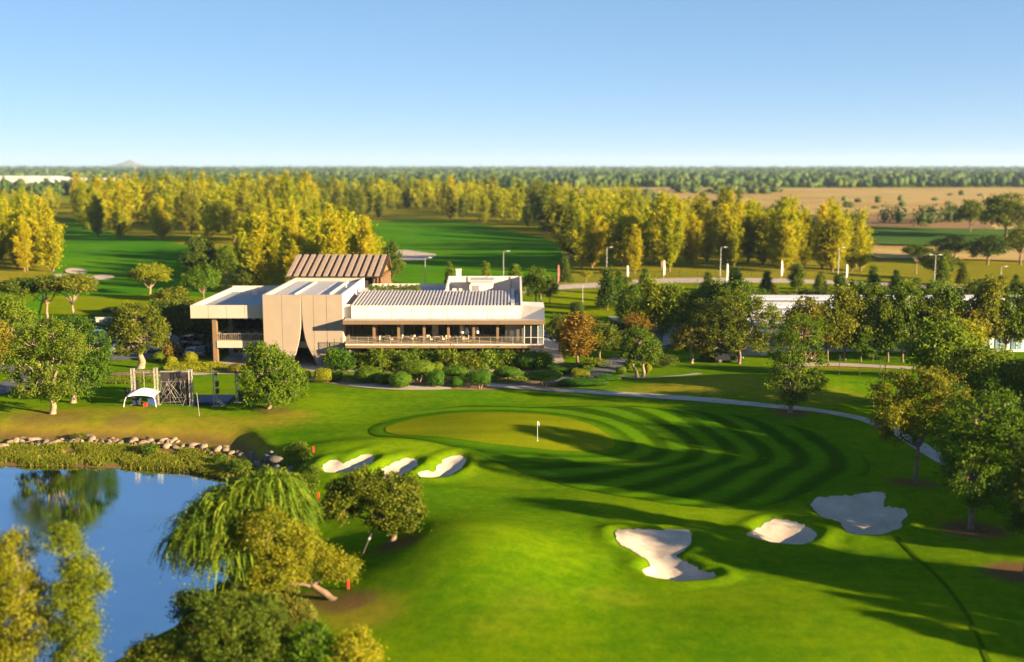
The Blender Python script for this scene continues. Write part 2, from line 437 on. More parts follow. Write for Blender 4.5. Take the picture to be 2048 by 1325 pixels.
DIRT, DRY = [], []                        # (x, y, rx, ry) patches of the ground
def build_ground():
    x, y = GXX.ravel(), GYY.ravel(); nx = len(XS)
    dirt = np.zeros_like(x); dry = np.zeros_like(x)
    for (cx, cy, rx, ry, a) in DIRT: dirt = np.maximum(dirt, a * (1 - sstep(0.6, 1.25, np.hypot((x - cx) / rx, (y - cy) / ry))))
    for (cx, cy, rx, ry, a) in DRY: dry = np.maximum(dry, a * (1 - sstep(0.3, 1.2, np.hypot((x - cx) / rx, (y - cy) / ry))))
    s = (x < 20) & (x > -140) & (y > 40) & (y < 160)
    d = np.full_like(x, 99.0); d[s] = -poly_sd(POND, x[s], y[s])
    wd = (0.42 + 0.58 * sstep(100, 114, y)) * (1 - 0.5 * sstep(-32, -25, x)); dd = d / wd
    dry = np.maximum(dry, 0.8 * np.exp(-((dd - 10.5) / 3.0) ** 2)); dirt = np.maximum(dirt, 0.75 * np.exp(-((dd - 9.0) / 1.5) ** 2))
    dirt = np.maximum(dirt, 1.0 - sstep(0.8, 2.4, dd)); dirt = np.maximum(dirt, np.where(dd < 8.5, .5 + .35 * np.sin(x * .6 + 2 * np.sin(y * .5)) * np.sin(y * .9), 0) * (s & (dd > 0)))
    # far land: tan soil and dry grass between the woods
    dry = np.maximum(dry, 0.55 * sstep(230, 300, y) * (1 - sstep(700, 1500, y)))
    j, i = np.mgrid[0:len(YS) - 1, 0:nx - 1]; a = (j * nx + i).ravel()
    F3 = np.concatenate([np.stack([a, a + 1, a + nx + 1], 1), np.stack([a, a + nx + 1, a + nx], 1)])
    me = mesh_np('ground', np.stack([x, y, HZ.ravel()], 1), F3, M['rough'], True, {'dirt': dirt, 'dry': dry})
    return tag(new_obj('ground', me), kind='structure')

def sheet(name, poly, m, lift=0.05, step=0.5, attrs=None, kind='structure', label=None, zfun=None):
    poly = np.asarray(poly, float)
    lo, hi = poly.min(0), poly.max(0)
    gx, gy = np.meshgrid(np.arange(lo[0] + step * .5, hi[0], step), np.arange(lo[1] + step * .5, hi[1], step))
    gx, gy = gx.ravel(), gy.ravel(); sd = poly_sd(poly, gx, gy); k = sd > step * 0.4
    # boundary resampled
    bd = []
    for a, b in zip(poly, np.roll(poly, -1, 0)):
        n = max(1, int(np.hypot(*(b - a)) / step)); bd += [tuple(a + (b - a) * t / n) for t in range(n)]
    nb = len(bd)
    pts = [Vector(p_) for p_ in bd] + [Vector((a, b)) for a, b in zip(gx[k], gy[k])]
    r = geometry.delaunay_2d_cdt(pts, [], [list(range(nb))], 1, 1e-5)
    v2 = np.array([(p_.x, p_.y) for p_ in r[0]]); f = np.array([q for q in r[2] if len(q) == 3])
    z = drape(v2[:, 0], v2[:, 1]) + lift if zfun is None else zfun(v2[:, 0], v2[:, 1])
    at = attrs(v2[:, 0], v2[:, 1]) if attrs else None
    me = mesh_np(name, np.column_stack([v2, z]), f, m, True, at)
    o = new_obj(name, me); tag(o, label, kind=kind); return o

def ribbon(name, pts, width, m, lift=0.05, step=0.8, z=0.0, px=True):
    c = [Vector((*GT(a, b)[:2], 0)) if px else Vector((a, b, 0)) for a, b in pts]
    ws = width if hasattr(width, '__len__') else [width] * len(c)
    # Catmull-Rom through the points
    out, wo_ = [], []
    for i in range(len(c) - 1):
        p0, p1, p2, p3 = c[max(i - 1, 0)], c[i], c[i + 1], c[min(i + 2, len(c) - 1)]
        n = max(2, int((p2 - p1).length / step))
        for k in range(n):
            t = k / n
            out.append(0.5 * ((2 * p1) + (p2 - p0) * t + (2 * p0 - 5 * p1 + 4 * p2 - p3) * t * t + (3 * p1 - p0 - 3 * p2 + p3) * t ** 3)); wo_.append(ws[i] + (ws[i + 1] - ws[i]) * t)
    out.append(c[-1]); wo_.append(ws[-1])
    rows = 7; V, Fc = [], []
    for i, p_ in enumerate(out):
        d = (out[min(i + 1, len(out) - 1)] - out[max(i - 1, 0)]).normalized(); nrm = Vector((-d.y, d.x, 0))
        for k in range(rows): q = p_ + nrm * wo_[i] * (k / (rows - 1) - 0.5); V.append((q.x, q.y))
    V = np.array(V); zz = drape(V[:, 0], V[:, 1]) + lift
    for i in range(len(out) - 1):
        for k in range(rows - 1): a = i * rows + k; Fc.append((a, a + rows, a + rows + 1, a + 1))
    me = mesh_np(name, np.column_stack([V, zz]), np.array(Fc), m, True)
    return tag(new_obj(name, me), kind='structure')

# ------------------------------------------------------------------ ground, pond, greens, bunkers, paths
M['path'] = mat('concrete_path', (0.34, 0.29, 0.24), 0.9, 0.15, 0.6, bump=0.2, bscale=8, stain=((0.24, 0.19, 0.14), 0.8, 0.6))
M['asphalt'] = mat('asphalt', (0.075, 0.075, 0.085), 0.85, 0.2, 0.4, bump=0.2, stain=((0.12, 0.12, 0.125), 0.5, 0.6))
M['paint'] = mat('road_paint', (0.75, 0.75, 0.72), 0.7, 0.1)
M['mulch'] = mat('mulch', (0.15, 0.085, 0.045), 0.95, 0.4, 2.0, bump=0.6, bscale=12)
M['pebble'] = mat('pebbles', (0.34, 0.29, 0.23), 0.9, 0.45, 6.0, bump=0.9, bscale=14)
def water_mat():
    m = bpy.data.materials.new('pond_water'); t, N, L = nodes_of(m); b = N['Principled BSDF']; wp = wpos(t)
    n = noise(t, 0.15, 3, wp); c = ramp(t, n.outputs['Fac'], [(0.3, (0.36, 0.49, 0.60)), (0.7, (0.41, 0.54, 0.65))]).outputs[0]
    L.new(c, b.inputs['Base Color']); b.inputs['Roughness'].default_value = 0.02; b.inputs['IOR'].default_value = 2.0; b.inputs['Metallic'].default_value = 1.0
    mp = N.new('ShaderNodeMapping'); mp.inputs['Scale'].default_value = (0.8, 1.4, 1); mp.inputs['Rotation'].default_value = (0, 0, 0.3); L.new(wp, mp.inputs[0])
    n1 = noise(t, 2.2, 4, mp.outputs[0], 0.6); n2 = noise(t, 0.09, 2, wp)
    amp = ramp(t, n2.outputs['Fac'], [(0.42, (0.15,) * 3), (0.62, (1.0,) * 3)]).outputs[0]
    h = mathn(t, 'MULTIPLY', n1.outputs['Fac'], amp)
    bp = N.new('ShaderNodeBump'); bp.inputs['Strength'].default_value = 0.16; bp.inputs['Distance'].default_value = 0.09
    L.new(h, bp.inputs['Height']); L.new(bp.outputs[0], b.inputs['Normal']); return m
M['water'] = water_mat()

for px_, py_, rx, ry, a in ((1948, 1062, 2.8, 2.6, 1), (1828, 967, 2.4, 2.2, .9), (1580, 828, 2.0, 2.2, .8), (795, 1088, 2.0, 1.4, .8), (545, 822, 2.4, 2.0, .5), (2046, 1145, 3, 2.6, 1), (690, 1205, 2.2, 1.6, .8), (600, 1205, 3, 2, .6), (800, 785, 10, 2.0, 0), (100, 835, 5, 2.5, .5), (250, 840, 2.5, 2.0, .55)):
    x_, y_, z_ = GT(px_, py_); DIRT.append((x_, y_, rx, ry, a))
for px_, py_, rx, ry, a in ((1400, 770, 12, 5, .55), (1600, 790, 10, 5, .45), (1050, 1200, 2.6, 2.2, .12), (1230, 1195, 3, 2, .15), (200, 825, 16, 4, .5), (450, 845, 12, 4, .55), (580, 830, 4, 2.5, .6), (70, 560, 40, 14, .9), (720, 1225, 3.4, 3, .6), (1700, 735, 14, 3, .7), (990, 1250, 2.5, 2.5, .1), (1300, 605, 14, 10, .3)):
    x_, y_, z_ = GT(px_, py_); DRY.append((x_, y_, rx, ry, a))
build_ground()

wt = np.array([[-140, 30], [25, 30], [25, 140], [-140, 140]], float)
me = mesh_np('pond_water', [(p_[0], p_[1], WATER_Z) for p_ in wt], [(0, 1, 2, 3)], M['water'])
tag(new_obj('pond_water', me), kind='structure')

def fair_attrs(x, y):                     # mown rings around the green
    d = -poly_sd(GREEN, x, y)
    s = 0.5 + 0.5 * np.clip(np.sin((d - 0.5) * 2 * np.pi / 3.6) * 3.0, -1, 1)
    return {'stripe': .25 + (s - .25) * sstep(.3, 2.2, d) * (1 - .7 * sstep(22, 29, d))}
FAIR = pxpoly([(735, 860), (770, 835), (860, 818), (1000, 806), (1200, 808), (1400, 822), (1580, 848), (1690, 880), (1745, 922), (1735, 960), (1660, 985), (1560, 1000), (1440, 1010), (1330, 1000), (1200, 975), (1050, 940), (960, 915), (880, 900), (780, 890), (745, 876)], 0.2, 2)
sheet('fairway', FAIR, M['fairway'], 0.05, 0.5, fair_attrs)
sheet('putting_green', GREEN, M['green'], 0.10, 0.5)
for k, poly in BUNKW.items():
    inner = poly
    def zf(x, y): return drape(x, y) + 0.06 + 0.025 * np.sin(x * 1.9 + y * 0.8)
    sheet('sand_bunker', inner, M['sand'], 0.05, 0.3, zfun=zf)
sheet('planting_bed', pxpoly([(640, 762), (690, 756), (800, 752), (960, 752), (1120, 756), (1110, 775), (1010, 776), (980, 780), (900, 783), (800, 786), (715, 780), (670, 772)], 0, 2), M['mulch'], 0.05, 0.6)
sheet('pebble_border', pxpoly([(690, 771), (760, 770), (830, 778), (905, 777), (900, 784), (810, 787), (740, 782), (700, 777)], 0, 2), M['pebble'], 0.09, 0.4)
# cart path sweeping round the hole, the drive by the clubhouse, the terrace path on the left
ribbon('cart_path', [(975, 771), (1060, 777), (1150, 783), (1240, 789), (1400, 800), (1540, 813), (1640, 823), (1720, 838), (1775, 858), (1820, 880), (1870, 912), (1950, 960), (2060, 1015), (2200, 1080)], 2.0, M['path'], 0.07)
ribbon('service_drive', [(1105, 768), (1150, 757), (1195, 742), (1235, 724), (1290, 705), (1330, 690)], [3.0, 5.0, 5.0, 4.5, 4, 4], M['asphalt'], 0.06)
ribbon('garden_path', [(-60, 772), (0, 768), (90, 764), (200, 758), (320, 752), (440, 747), (560, 752), (640, 763), (700, 768)], 1.6, M['path'], 0.05)
ribbon('side_path', [(1240, 752), (1290, 757), (1350, 753), (1400, 748)], 1.2, M['path'], 0.06)
ribbon('maintenance_road', [(1560, 735), (1640, 730), (1730, 733), (1830, 738), (1920, 742)], 3.4, M['path'], 0.09)
ribbon('access_road', [(980, 588), (1090, 577), (1200, 571), (1320, 563), (1500, 562), (1700, 567), (1900, 577), (2150, 590)], 9.0, M['path'], 0.12, 3)
sheet('car_park', pxpoly([(150, 690), (185, 668), (300, 652), (430, 645), (432, 716), (330, 716), (225, 722), (170, 716)], 0, 0), M['asphalt'], 0.06, 2.0)
ribbon('estate_road', [(-120, 815), (-30, 790), (30, 770), (60, 752), (40, 740), (-40, 735)], 4.5, M['asphalt'], 0.11)
ribbon('entrance_road', [(-100, 640), (60, 630), (160, 637), (240, 642), (330, 640)], 4.0, M['path'], 0.08, 2)
sheet('clubhouse_apron', np.array([[-45, 158.5], [8, 158.5], [8, 200], [-45, 200]], float), M['path'], 0.05, 3.0)
ribbon('hillside_path', [(1195, 605), (1215, 625), (1250, 650), (1275, 665)], 2.2, M['path'], 0.09)
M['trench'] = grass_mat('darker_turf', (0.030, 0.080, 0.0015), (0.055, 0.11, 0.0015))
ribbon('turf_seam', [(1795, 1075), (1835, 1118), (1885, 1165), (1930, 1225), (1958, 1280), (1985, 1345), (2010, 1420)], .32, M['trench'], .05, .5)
# fairways beyond the clubhouse
def far_attrs(x, y): return {'stripe': 0.5 + 0.5 * np.sin(y * 0.11 + x * 0.02)}
sheet('far_fairway', pxpoly([(-40, 640), (100, 600), (112, 520), (118, 452), (150, 440), (240, 470), (380, 492), (420, 520), (440, 600), (300, 640)], 0, 1), M['farfairway'], 0.15, 4.0, far_attrs)
sheet('far_fairway', pxpoly([(640, 470), (760, 436), (900, 440), (1040, 462), (1115, 480), (1130, 545), (1110, 575), (760, 580), (700, 520)], 0, 1), M['farfairway'], 0.15, 4.0, far_attrs)
sheet('roadside_lawn', pxpoly([(1090, 625), (1080, 592), (1200, 577), (1320, 570), (1500, 568), (1700, 573), (1900, 583), (2150, 597), (2180, 625), (1700, 640), (1300, 640)], 0, 0), M['lawn'], 0.10, 3.0)
sheet('roadside_lawn', pxpoly([(80, 632), (90, 600), (230, 600), (330, 590), (430, 600), (400, 640), (250, 634)], 0, 0), M['lawn'], 0.30, 3.0)
M['drygrass'] = grass_mat('dry_field_grass', (0.33, 0.22, 0.085), (0.46, 0.33, 0.15), None, 0.02, 0.006)
M['plough'] = grass_mat('ploughed_soil', (0.22, 0.13, 0.07), (0.30, 0.19, 0.11), None, 0.03, 0.01)
M['crop'] = grass_mat('crop_rows', (0.05, 0.11, 0.02), (0.08, 0.14, 0.03), None, 0.05, 0.02)
sheet('dry_field', pxpoly([(1080, 379), (1250, 376), (1600, 377), (2300, 375), (2350, 470), (2048, 520), (1760, 520), (1600, 470), (1420, 440), (1250, 415), (1100, 395)], 0, 0), M['drygrass'], 0.5, 14.0)
sheet('ploughed_field', pxpoly([(1590, 430), (1935, 430), (1990, 462), (1680, 460)], 0, 0), M['plough'], 0.9, 10.0)
sheet('crop_field', pxpoly([(1710, 465), (2250, 462), (2250, 494), (1760, 492)], 0, 0), M['crop'], 1.2, 8.0)
for pts in ([(785, 503), (800, 497), (850, 504), (876, 508), (865, 515), (830, 520), (800, 519)], [(128, 541), (140, 536), (165, 537), (180, 544), (165, 548), (135, 548)], [(172, 556), (200, 548), (231, 550), (225, 556), (195, 562), (178, 561)], [(100, 552), (130, 549), (172, 552), (165, 558), (120, 558)]):
    sheet('sand_bunker', pxpoly(pts, 0, 1), M['sand'], 0.35, 1.0)

# ------------------------------------------------------------------ trees
M['bark'] = mat('bark', (0.16, 0.11, 0.075), 0.9, 0.35, 3.0, bump=0.7, bscale=9)
M['bark_pale'] = mat('pale_bark', (0.24, 0.17, 0.11), 0.85, 0.35, 3.0, bump=0.6, bscale=9)
M['bark_dark'] = mat('dark_bark', (0.075, 0.055, 0.04), 0.9, 0.35, 3.0, bump=0.7, bscale=9)
LM = {
 'mid':    leaf_mat('leaf_mid', (0.040, 0.082, 0.005), (0.090, 0.150, 0.009), (0.150, 0.20, 0.012), 0.38),
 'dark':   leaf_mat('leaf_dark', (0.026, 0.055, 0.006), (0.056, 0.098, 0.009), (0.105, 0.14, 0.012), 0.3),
 'bright': leaf_mat('leaf_bright', (0.055, 0.110, 0.005), (0.115, 0.180, 0.009), (0.17, 0.22, 0.011), 0.4),
 'yellow': leaf_mat('leaf_yellow', (0.12, 0.15, 0.006), (0.22, 0.235, 0.010), (0.30, 0.29, 0.012), 0.35),
 'gold':   leaf_mat('leaf_gold', (0.080, 0.090, 0.008), (0.150, 0.150, 0.012), (0.21, 0.19, 0.014), 0.35),
 'orange': leaf_mat('leaf_orange', (0.10, 0.075, 0.010), (0.19, 0.125, 0.014), (0.25, 0.165, 0.016), 0.35),
 'olive':  leaf_mat('leaf_olive', (0.058, 0.080, 0.007), (0.112, 0.142, 0.010), (0.175, 0.19, 0.014), 0.36),
 'hedge':  leaf_mat('leaf_hedge', (0.035, 0.090, 0.005), (0.070, 0.150, 0.007), (0.120, 0.195, 0.010), 0.25),
 'casu':   leaf_mat('leaf_casuarina', (0.17, 0.20, 0.006), (0.32, 0.32, 0.007), (0.46, 0.40, 0.009), 0.45),
 'casu_dark': leaf_mat('leaf_casuarina_dark', (0.075, 0.10, 0.010), (0.14, 0.165, 0.011), (0.20, 0.20, 0.011), 0.35),
 'willow': leaf_mat('leaf_willow', (0.050, 0.120, 0.007), (0.095, 0.180, 0.010), (0.19, 0.25, 0.016), 0.35),
 'far':    leaf_mat('leaf_far', (0.030, 0.060, 0.014), (0.055, 0.090, 0.018), (0.095, 0.12, 0.020), 0.1),
 'lime':   leaf_mat('leaf_lime', (0.075, 0.11, 0.006), (0.15, 0.185, 0.009), (0.24, 0.25, 0.012), 0.38),
 'reed':   leaf_mat('leaf_reed', (0.075, 0.105, 0.010), (0.13, 0.16, 0.016), (0.26, 0.22, 0.04), 0.3),
}

def leaf_quads(C, Nn, size, rng, aspect=0.5, axis=None, tint=None):
    """one pointed leaf face per centre; returns vertices, faces, tint"""
    n = len(C); r = rng.normal(size=(n, 3))
    Nn = Nn / (np.linalg.norm(Nn, axis=1, keepdims=True) + 1e-9)
    A = r if axis is None else axis
    A = A - (A * Nn).sum(1, keepdims=True) * Nn if axis is None else A
    A = A / (np.linalg.norm(A, axis=1, keepdims=True) + 1e-9)
    B = np.cross(Nn, A); B /= (np.linalg.norm(B, axis=1, keepdims=True) + 1e-9)
    L = (size * rng.uniform(0.65, 1.35, n))[:, None]; W = L * aspect
    V = np.stack([C - A * L * .5, C + B * W * .5, C + A * L * .5, C - B * W * .5], 1).reshape(-1, 3)
    Fc = np.arange(4 * n).reshape(n, 4)
    t = np.clip(rng.uniform(0, 1, n) if tint is None else tint, 0, 1)
    return V, Fc, np.repeat(t, 4)

def crown_mesh(name, lobes, n_clump, per, leaf, sigma, m, seed, aspect=0.55, hollow=0.75, droop=-0.55):
    rng = np.random.default_rng(seed); lobes = np.asarray(lobes, float)
    area = np.array([(a * b) ** .8 + (b * c) ** .8 + (a * c) ** .8 for a, b, c in lobes[:, 3:6]]); area /= area.sum()
    cc, oo = [], []
    for l, ar in zip(lobes, area):
        k = max(3, int(round(n_clump * ar)))
        d = rng.normal(size=(k * 3, 3)); d /= np.linalg.norm(d, axis=1, keepdims=True); d = d[d[:, 2] > droop][:k]
        r = rng.uniform(0.55, 1.0, len(d)) ** 0.5 * (1 + 0.10 * rng.normal(size=len(d)))
        p_ = l[:3] + d * l[3:6] * r[:, None]
        cc.append(p_); oo.append(d / l[3:6])
    cc = np.concatenate(cc); oo = np.concatenate(oo); oo /= np.linalg.norm(oo, axis=1, keepdims=True)
    keep = np.ones(len(cc), bool)
    for l in lobes: keep &= ((((cc - l[:3]) / l[3:6]) ** 2).sum(1) > 0.42)
    cc, oo = cc[keep], oo[keep]
    n = len(cc); ct = rng.uniform(0, 1, n); sg = sigma * rng.uniform(0.6, 1.4, n)
    C = np.repeat(cc, per, 0) + rng.normal(size=(n * per, 3)) * np.repeat(sg, per)[:, None] * np.array([1, 1, .75])
    Nn = np.repeat(oo, per, 0) * 0.55 + rng.normal(size=(n * per, 3)) * 0.6 + np.array([0, 0, .15])
    tint = np.repeat(ct, per) * 0.6 + rng.uniform(0, 1, n * per) * 0.45
    V, Fc, t = leaf_quads(C, Nn, leaf, rng, aspect, None, tint)
    return mesh_np(name, V, Fc, m, False, {'tint': t}), cc

def limb(mb, a, b, r0, r1, rng, n=6, wig=0.12, sides=6):
    a, b = Vector(a), Vector(b); L = (b - a).length; pts = []
    o1 = Vector([rng.uniform(-1, 1) for _ in range(3)]) * L * wig
    for i in range(n + 1):
        t = i / n; p_ = a.lerp(b, t) + o1 * math.sin(t * math.pi) + Vector((0, 0, -L * 0.08 * math.sin(t * math.pi)))
        if 0 < i < n: p_ += Vector([rng.uniform(-1, 1) for _ in range(3)]) * L * 0.02
        pts.append(p_)
    mb.tube(pts, [r0 + (r1 - r0) * (i / n) for i in range(n + 1)], sides, cap=False)

def trunk_mesh(name, lobes, r0, fork, m, seed, twigs=None, base=None, lean=(0, 0), stems=1):
    rng = random.Random(seed); mb = MB()
    lobes = list(lobes)
    for s in range(stems):
        off = (rng.uniform(-1, 1) * r0 * 1.6, rng.uniform(-1, 1) * r0 * 1.2) if stems > 1 else (0, 0)
        f = Vector((lean[0] + off[0] * 2.2, lean[1] + off[1] * 2, fork * rng.uniform(.9, 1.1)))
        b = Vector((off[0], off[1], -0.25))
        pts = []; rr = []
        for i in range(7):
            t = i / 6; p_ = b.lerp(f, t) + Vector((math.sin(t * 3 + s) * r0 * .5, math.cos(t * 2.5) * r0 * .4, 0)) * (1 - abs(2 * t - 1))
            pts.append(p_); rr.append(r0 * (1.45 if i == 0 else 1.0) * (1 - 0.42 * t) / (stems ** .5))
        mb.tube(pts, rr, 9, cap=False)
        mine = lobes[s::stems]
        for l in mine:
            c = Vector(l[:3]); top = c + Vector((0, 0, l[5] * 0.25))
            limb(mb, f - Vector((0, 0, 0.15)), top, r0 * 0.55 / stems ** .5, r0 * 0.12, rng, 6, 0.1)
    if twigs is not None:
        for q in twigs:
            l = min(lobes, key=lambda l_: (Vector(l_[:3]) - Vector(q)).length)
            limb(mb, Vector(l[:3]) - Vector((0, 0, l[5] * .2)), q, r0 * 0.16, r0 * 0.04, rng, 3, 0.08, 4)
    return mb.mesh(name, m, smooth=True)

LIB = {}
def lib_tree(key, lobes, H, n_clump, per, leaf, sigma, lm, r0, fork, bark, seed, **kw):
    cm, cc = crown_mesh('crown_' + key, lobes, n_clump, per, leaf, sigma, LM[lm], seed, kw.get('aspect', .55), droop=kw.get('droop', -.55))
    tw = cc[::max(1, len(cc) // 26)]
    tm = trunk_mesh('trunk_' + key, lobes, r0, fork, M[bark], seed, tw, stems=kw.get('stems', 1), lean=kw.get('lean', (0, 0)))
    LIB[key] = (tm, cm, H)

def rnd_lobes(seed, n, R, z0, z1, r):
    q = random.Random(seed); out = []
    for i in range(n):
        a = 2 * math.pi * (i / n) + q.uniform(-.4, .4); d = R * q.uniform(.45, 1.0); z = z0 + (z1 - z0) * q.random()
        rr = r * q.uniform(.75, 1.2); out.append((d * math.cos(a), d * math.sin(a), z, rr, rr * q.uniform(.9, 1.1), rr * q.uniform(.7, .95)))
    out.append((0, 0, z1 + r * .35, r * 1.1, r * 1.05, r * .9)); return out

# library trees, nominal height 8 m
for k in range(4):
    lib_tree('round%d' % k, rnd_lobes(20 + k, 8, 2.0, 2.9, 5.5, 1.7), 8.0, 210, 52, 0.33, 0.36, 'mid', 0.22, 2.3, 'bark', 40 + k)
for k in range(3):
    lob = [(random.Random(k * 9 + i).uniform(-.9, .9), random.Random(k * 7 + i).uniform(-.9, .9), 2.2 + i * 0.85, 1.5 - abs(i - 2.4) * .12, 1.45 - abs(i - 2.4) * .12, 1.05) for i in range(6)]
    lib_tree('tall%d' % k, lob, 8.0, 190, 52, 0.32, 0.34, 'mid', 0.17, 1.7, 'bark', 60 + k)
for k in range(2):
    lob = [(0, 0, 1.5 + i * 1.05, 1.55 - i * .24, 1.5 - i * .24, 0.95) for i in range(6)]
    lib_tree('cone%d' % k, lob, 8.0, 180, 46, 0.32, 0.30, 'dark', 0.14, 1.2, 'bark', 70 + k)
for k in range(2):
    lob = [(3.0 * math.cos(a) * q, 2.8 * math.sin(a) * q, 6.0 + .5 * math.sin(a * 2), 1.6, 1.6, .75) for a, q in [(i * 1.05 + k, 0.55 + .45 * (i % 2)) for i in range(6)]] + [(0, 0, 6.9, 1.9, 1.9, .8)]
    lib_tree('umbrella%d' % k, lob, 8.0, 190, 50, 0.32, 0.34, 'olive', 0.24, 3.0, 'bark_pale', 80 + k, droop=-.3)
lib_tree('vase0', [(math.cos(a) * 2.0, math.sin(a) * 1.9, 5.2 + .6 * math.sin(3 * a), 1.35, 1.3, 1.15) for a in (0, 1.2, 2.5, 3.7, 5.0)] + [(0, 0, 6.5, 1.7, 1.6, 1.2), (0.4, 0, 4.4, 1.3, 1.2, .9)], 8.0, 190, 50, 0.33, 0.35, 'yellow', 0.22, 2.2, 'bark_pale', 91)
for k in range(3):
    lib_tree('bush%d' % k, [(0.5 * math.cos(a + k), .5 * math.sin(a + k), 0.75, .62, .6, .6) for a in (0, 2.1, 4.2)] + [(0, 0, 1.15, .6, .6, .5)], 1.7, 60, 34, 0.17, 0.17, 'hedge', 0.05, .3, 'bark', 100 + k, droop=-.8)

def plant(key, name, label, cat, loc, h, wid=None, lm=None, rz=None, group=None, bark=None):
    tm, cm, H0 = LIB[key]
    s = h / H0; ws = s if wid is None else wid
    t = thing(name, label, cat, loc, rnd.uniform(0, 6.28) if rz is None else rz, group, (ws, ws, s))
    a = new_obj('trunk' if not key.startswith('bush') else 'stem', tm, t); b = new_obj('crown' if not key.startswith('bush') else 'foliage', cm, t)
    if lm: b.material_slots[0].link = 'OBJECT'; b.material_slots[0].material = LM[lm]
    if bark: a.material_slots[0].link = 'OBJECT'; a.material_slots[0].material = M[bark]
    return t

CROWN_W = {'round': 6.4, 'tall': 4.3, 'cone': 3.4, 'umbrella': 8.6, 'vase': 6.4, 'bush': 2.2}
def tree_px(key, bx, by, top, wpx, lm, label, name='broadleaf_tree', cat='tree', group=None, bark=None):
    x, y, z = GT(bx, by); s = ppm(x, y, z)
    kw = CROWN_W[''.join(c for c in key if not c.isdigit())]
    return plant(key, name, label, cat, (x, y, z), (by - top) / s / 0.975, wpx / s / kw, lm, None, group, bark)

def hero(name, label, bx, by, lobes_px, lm, bark, r0, fork_px, leaf=0.24, sigma=0.3, n_clump=200, per=60, seed=1, stems=1, lean=(0, 0), cat='tree', twn=60, aspect=.55, droop=-.55, base=None):
    x, y, z = base or GT(bx, by); s = ppm(x, y, z)
    lob = [((px_ - bx) / s, dy, (by - py_) / s / .975, rx / s, (rx + rz_) / 2 / s, rz_ / s) for px_, py_, rx, rz_, dy in lobes_px]
    cm, cc = crown_mesh('crown_' + str(seed), [(a_, b_, c_, d_ * 1.12, e_ * 1.12, f_ * 1.1) for a_, b_, c_, d_, e_, f_ in lob], int(n_clump * 1.38), per, leaf * 1.12, sigma, LM[lm], seed, aspect, droop=droop)
    t = thing(name, label, cat, (x, y, z))
    tm = trunk_mesh('trunk_' + str(seed), lob, r0, fork_px / s, M[bark], seed, cc[::max(1, len(cc) // twn)], stems=stems, lean=lean)
    new_obj('trunk', tm, t); new_obj('crown', cm, t); return t

# --- trees near the camera, each one built for itself
hero('broadleaf_tree', 'tall twin-stemmed tree with sunlit crown on brown soil ring, right foreground', 1948, 1060, [(1955, 830, 62, 52, 0), (1915, 880, 44, 48, .6), (2000, 880, 40, 55, -.4), (1950, 920, 55, 45, .8), (1925, 955, 42, 38, -.5), (1975, 975, 42, 36, .3), (1960, 1000, 30, 22, -.6)], 'mid', 'bark', 0.26, 85, 0.22, 0.28, 230, 70, 201, stems=2)
hero('broadleaf_tree', 'fork-trunked tree with ragged crown beside the curving cart path', 1828, 965, [(1845, 775, 52, 36, 0), (1785, 790, 42, 36, .5), (1890, 800, 32, 30, -.4), (1775, 838, 34, 30, -.7), (1830, 830, 45, 34, .5), (1790, 872, 28, 20, .2), (1868, 850, 34, 36, .6)], 'olive', 'bark', 0.24, 72, 0.22, 0.28, 210, 66, 202, lean=(.2, 0))
hero('broadleaf_tree', 'upright dark green tree standing alone on the far edge of the cart path', 1580, 825, [(1598, 668, 40, 32, 0), (1575, 700, 36, 34, .4), (1615, 712, 30, 30, -.3), (1570, 742, 28, 26, -.4), (1600, 770, 36, 26, .3), (1560, 762, 22, 22, .5), (1628, 762, 20, 20, .2), (1585, 795, 24, 16, 0)], 'mid', 'bark_pale', 0.32, 38, 0.24, 0.30, 190, 60, 203)
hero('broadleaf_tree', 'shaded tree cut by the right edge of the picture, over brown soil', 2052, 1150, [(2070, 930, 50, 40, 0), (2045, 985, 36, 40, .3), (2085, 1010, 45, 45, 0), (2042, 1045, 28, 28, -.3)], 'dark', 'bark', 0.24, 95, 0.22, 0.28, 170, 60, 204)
hero('broadleaf_tree', 'open three-lobed small-leaved tree held by a prop beside the bunkers', 785, 1083, [(690, 1005, 38, 32, 0), (668, 1020, 30, 26, .4), (735, 968, 40, 24, .1), (700, 978, 34, 18, .3), (790, 985, 44, 36, 0), (815, 1020, 30, 36, .2), (775, 1030, 34, 28, -.4), (790, 1052, 26, 18, .1)], 'olive', 'bark', 0.30, 55, 0.19, 0.22, 230, 80, 205, droop=-.8)
hero('broadleaf_tree', 'large bushy tree, front one of the dark pair above the pond', 105, 828, [(75, 690, 38, 30, 0), (110, 675, 40, 30, .6), (60, 735, 36, 34, -.5), (110, 730, 45, 40, -1.0), (80, 775, 36, 30, -.9), (130, 780, 34, 30, -.6), (145, 700, 30, 30, .3)], 'mid', 'bark_pale', 0.42, 42, 0.24, 0.32, 240, 66, 206)
hero('broadleaf_tree', 'large bushy tree, right one of the dark pair above the pond', 146, 806, [(150, 665, 38, 28, 0), (180, 700, 36, 34, .4), (140, 715, 40, 36, 1.0), (178, 740, 36, 34, -.4), (160, 768, 36, 26, 0), (195, 720, 22, 24, .3)], 'mid', 'bark_pale', 0.42, 40, 0.24, 0.32, 220, 66, 207)
hero('broadleaf_tree', 'dense bright tree between the stage and the split cream wall', 537, 818, [(530, 705, 28, 18, 0), (545, 735, 38, 30, .2), (520, 755, 30, 30, -.3), (570, 760, 36, 32, .3), (545, 785, 44, 26, -.6), (585, 785, 24, 24, .3), (505, 785, 18, 24, .5)], 'bright', 'bark', 0.34, 22, 0.24, 0.27, 290, 64, 208)
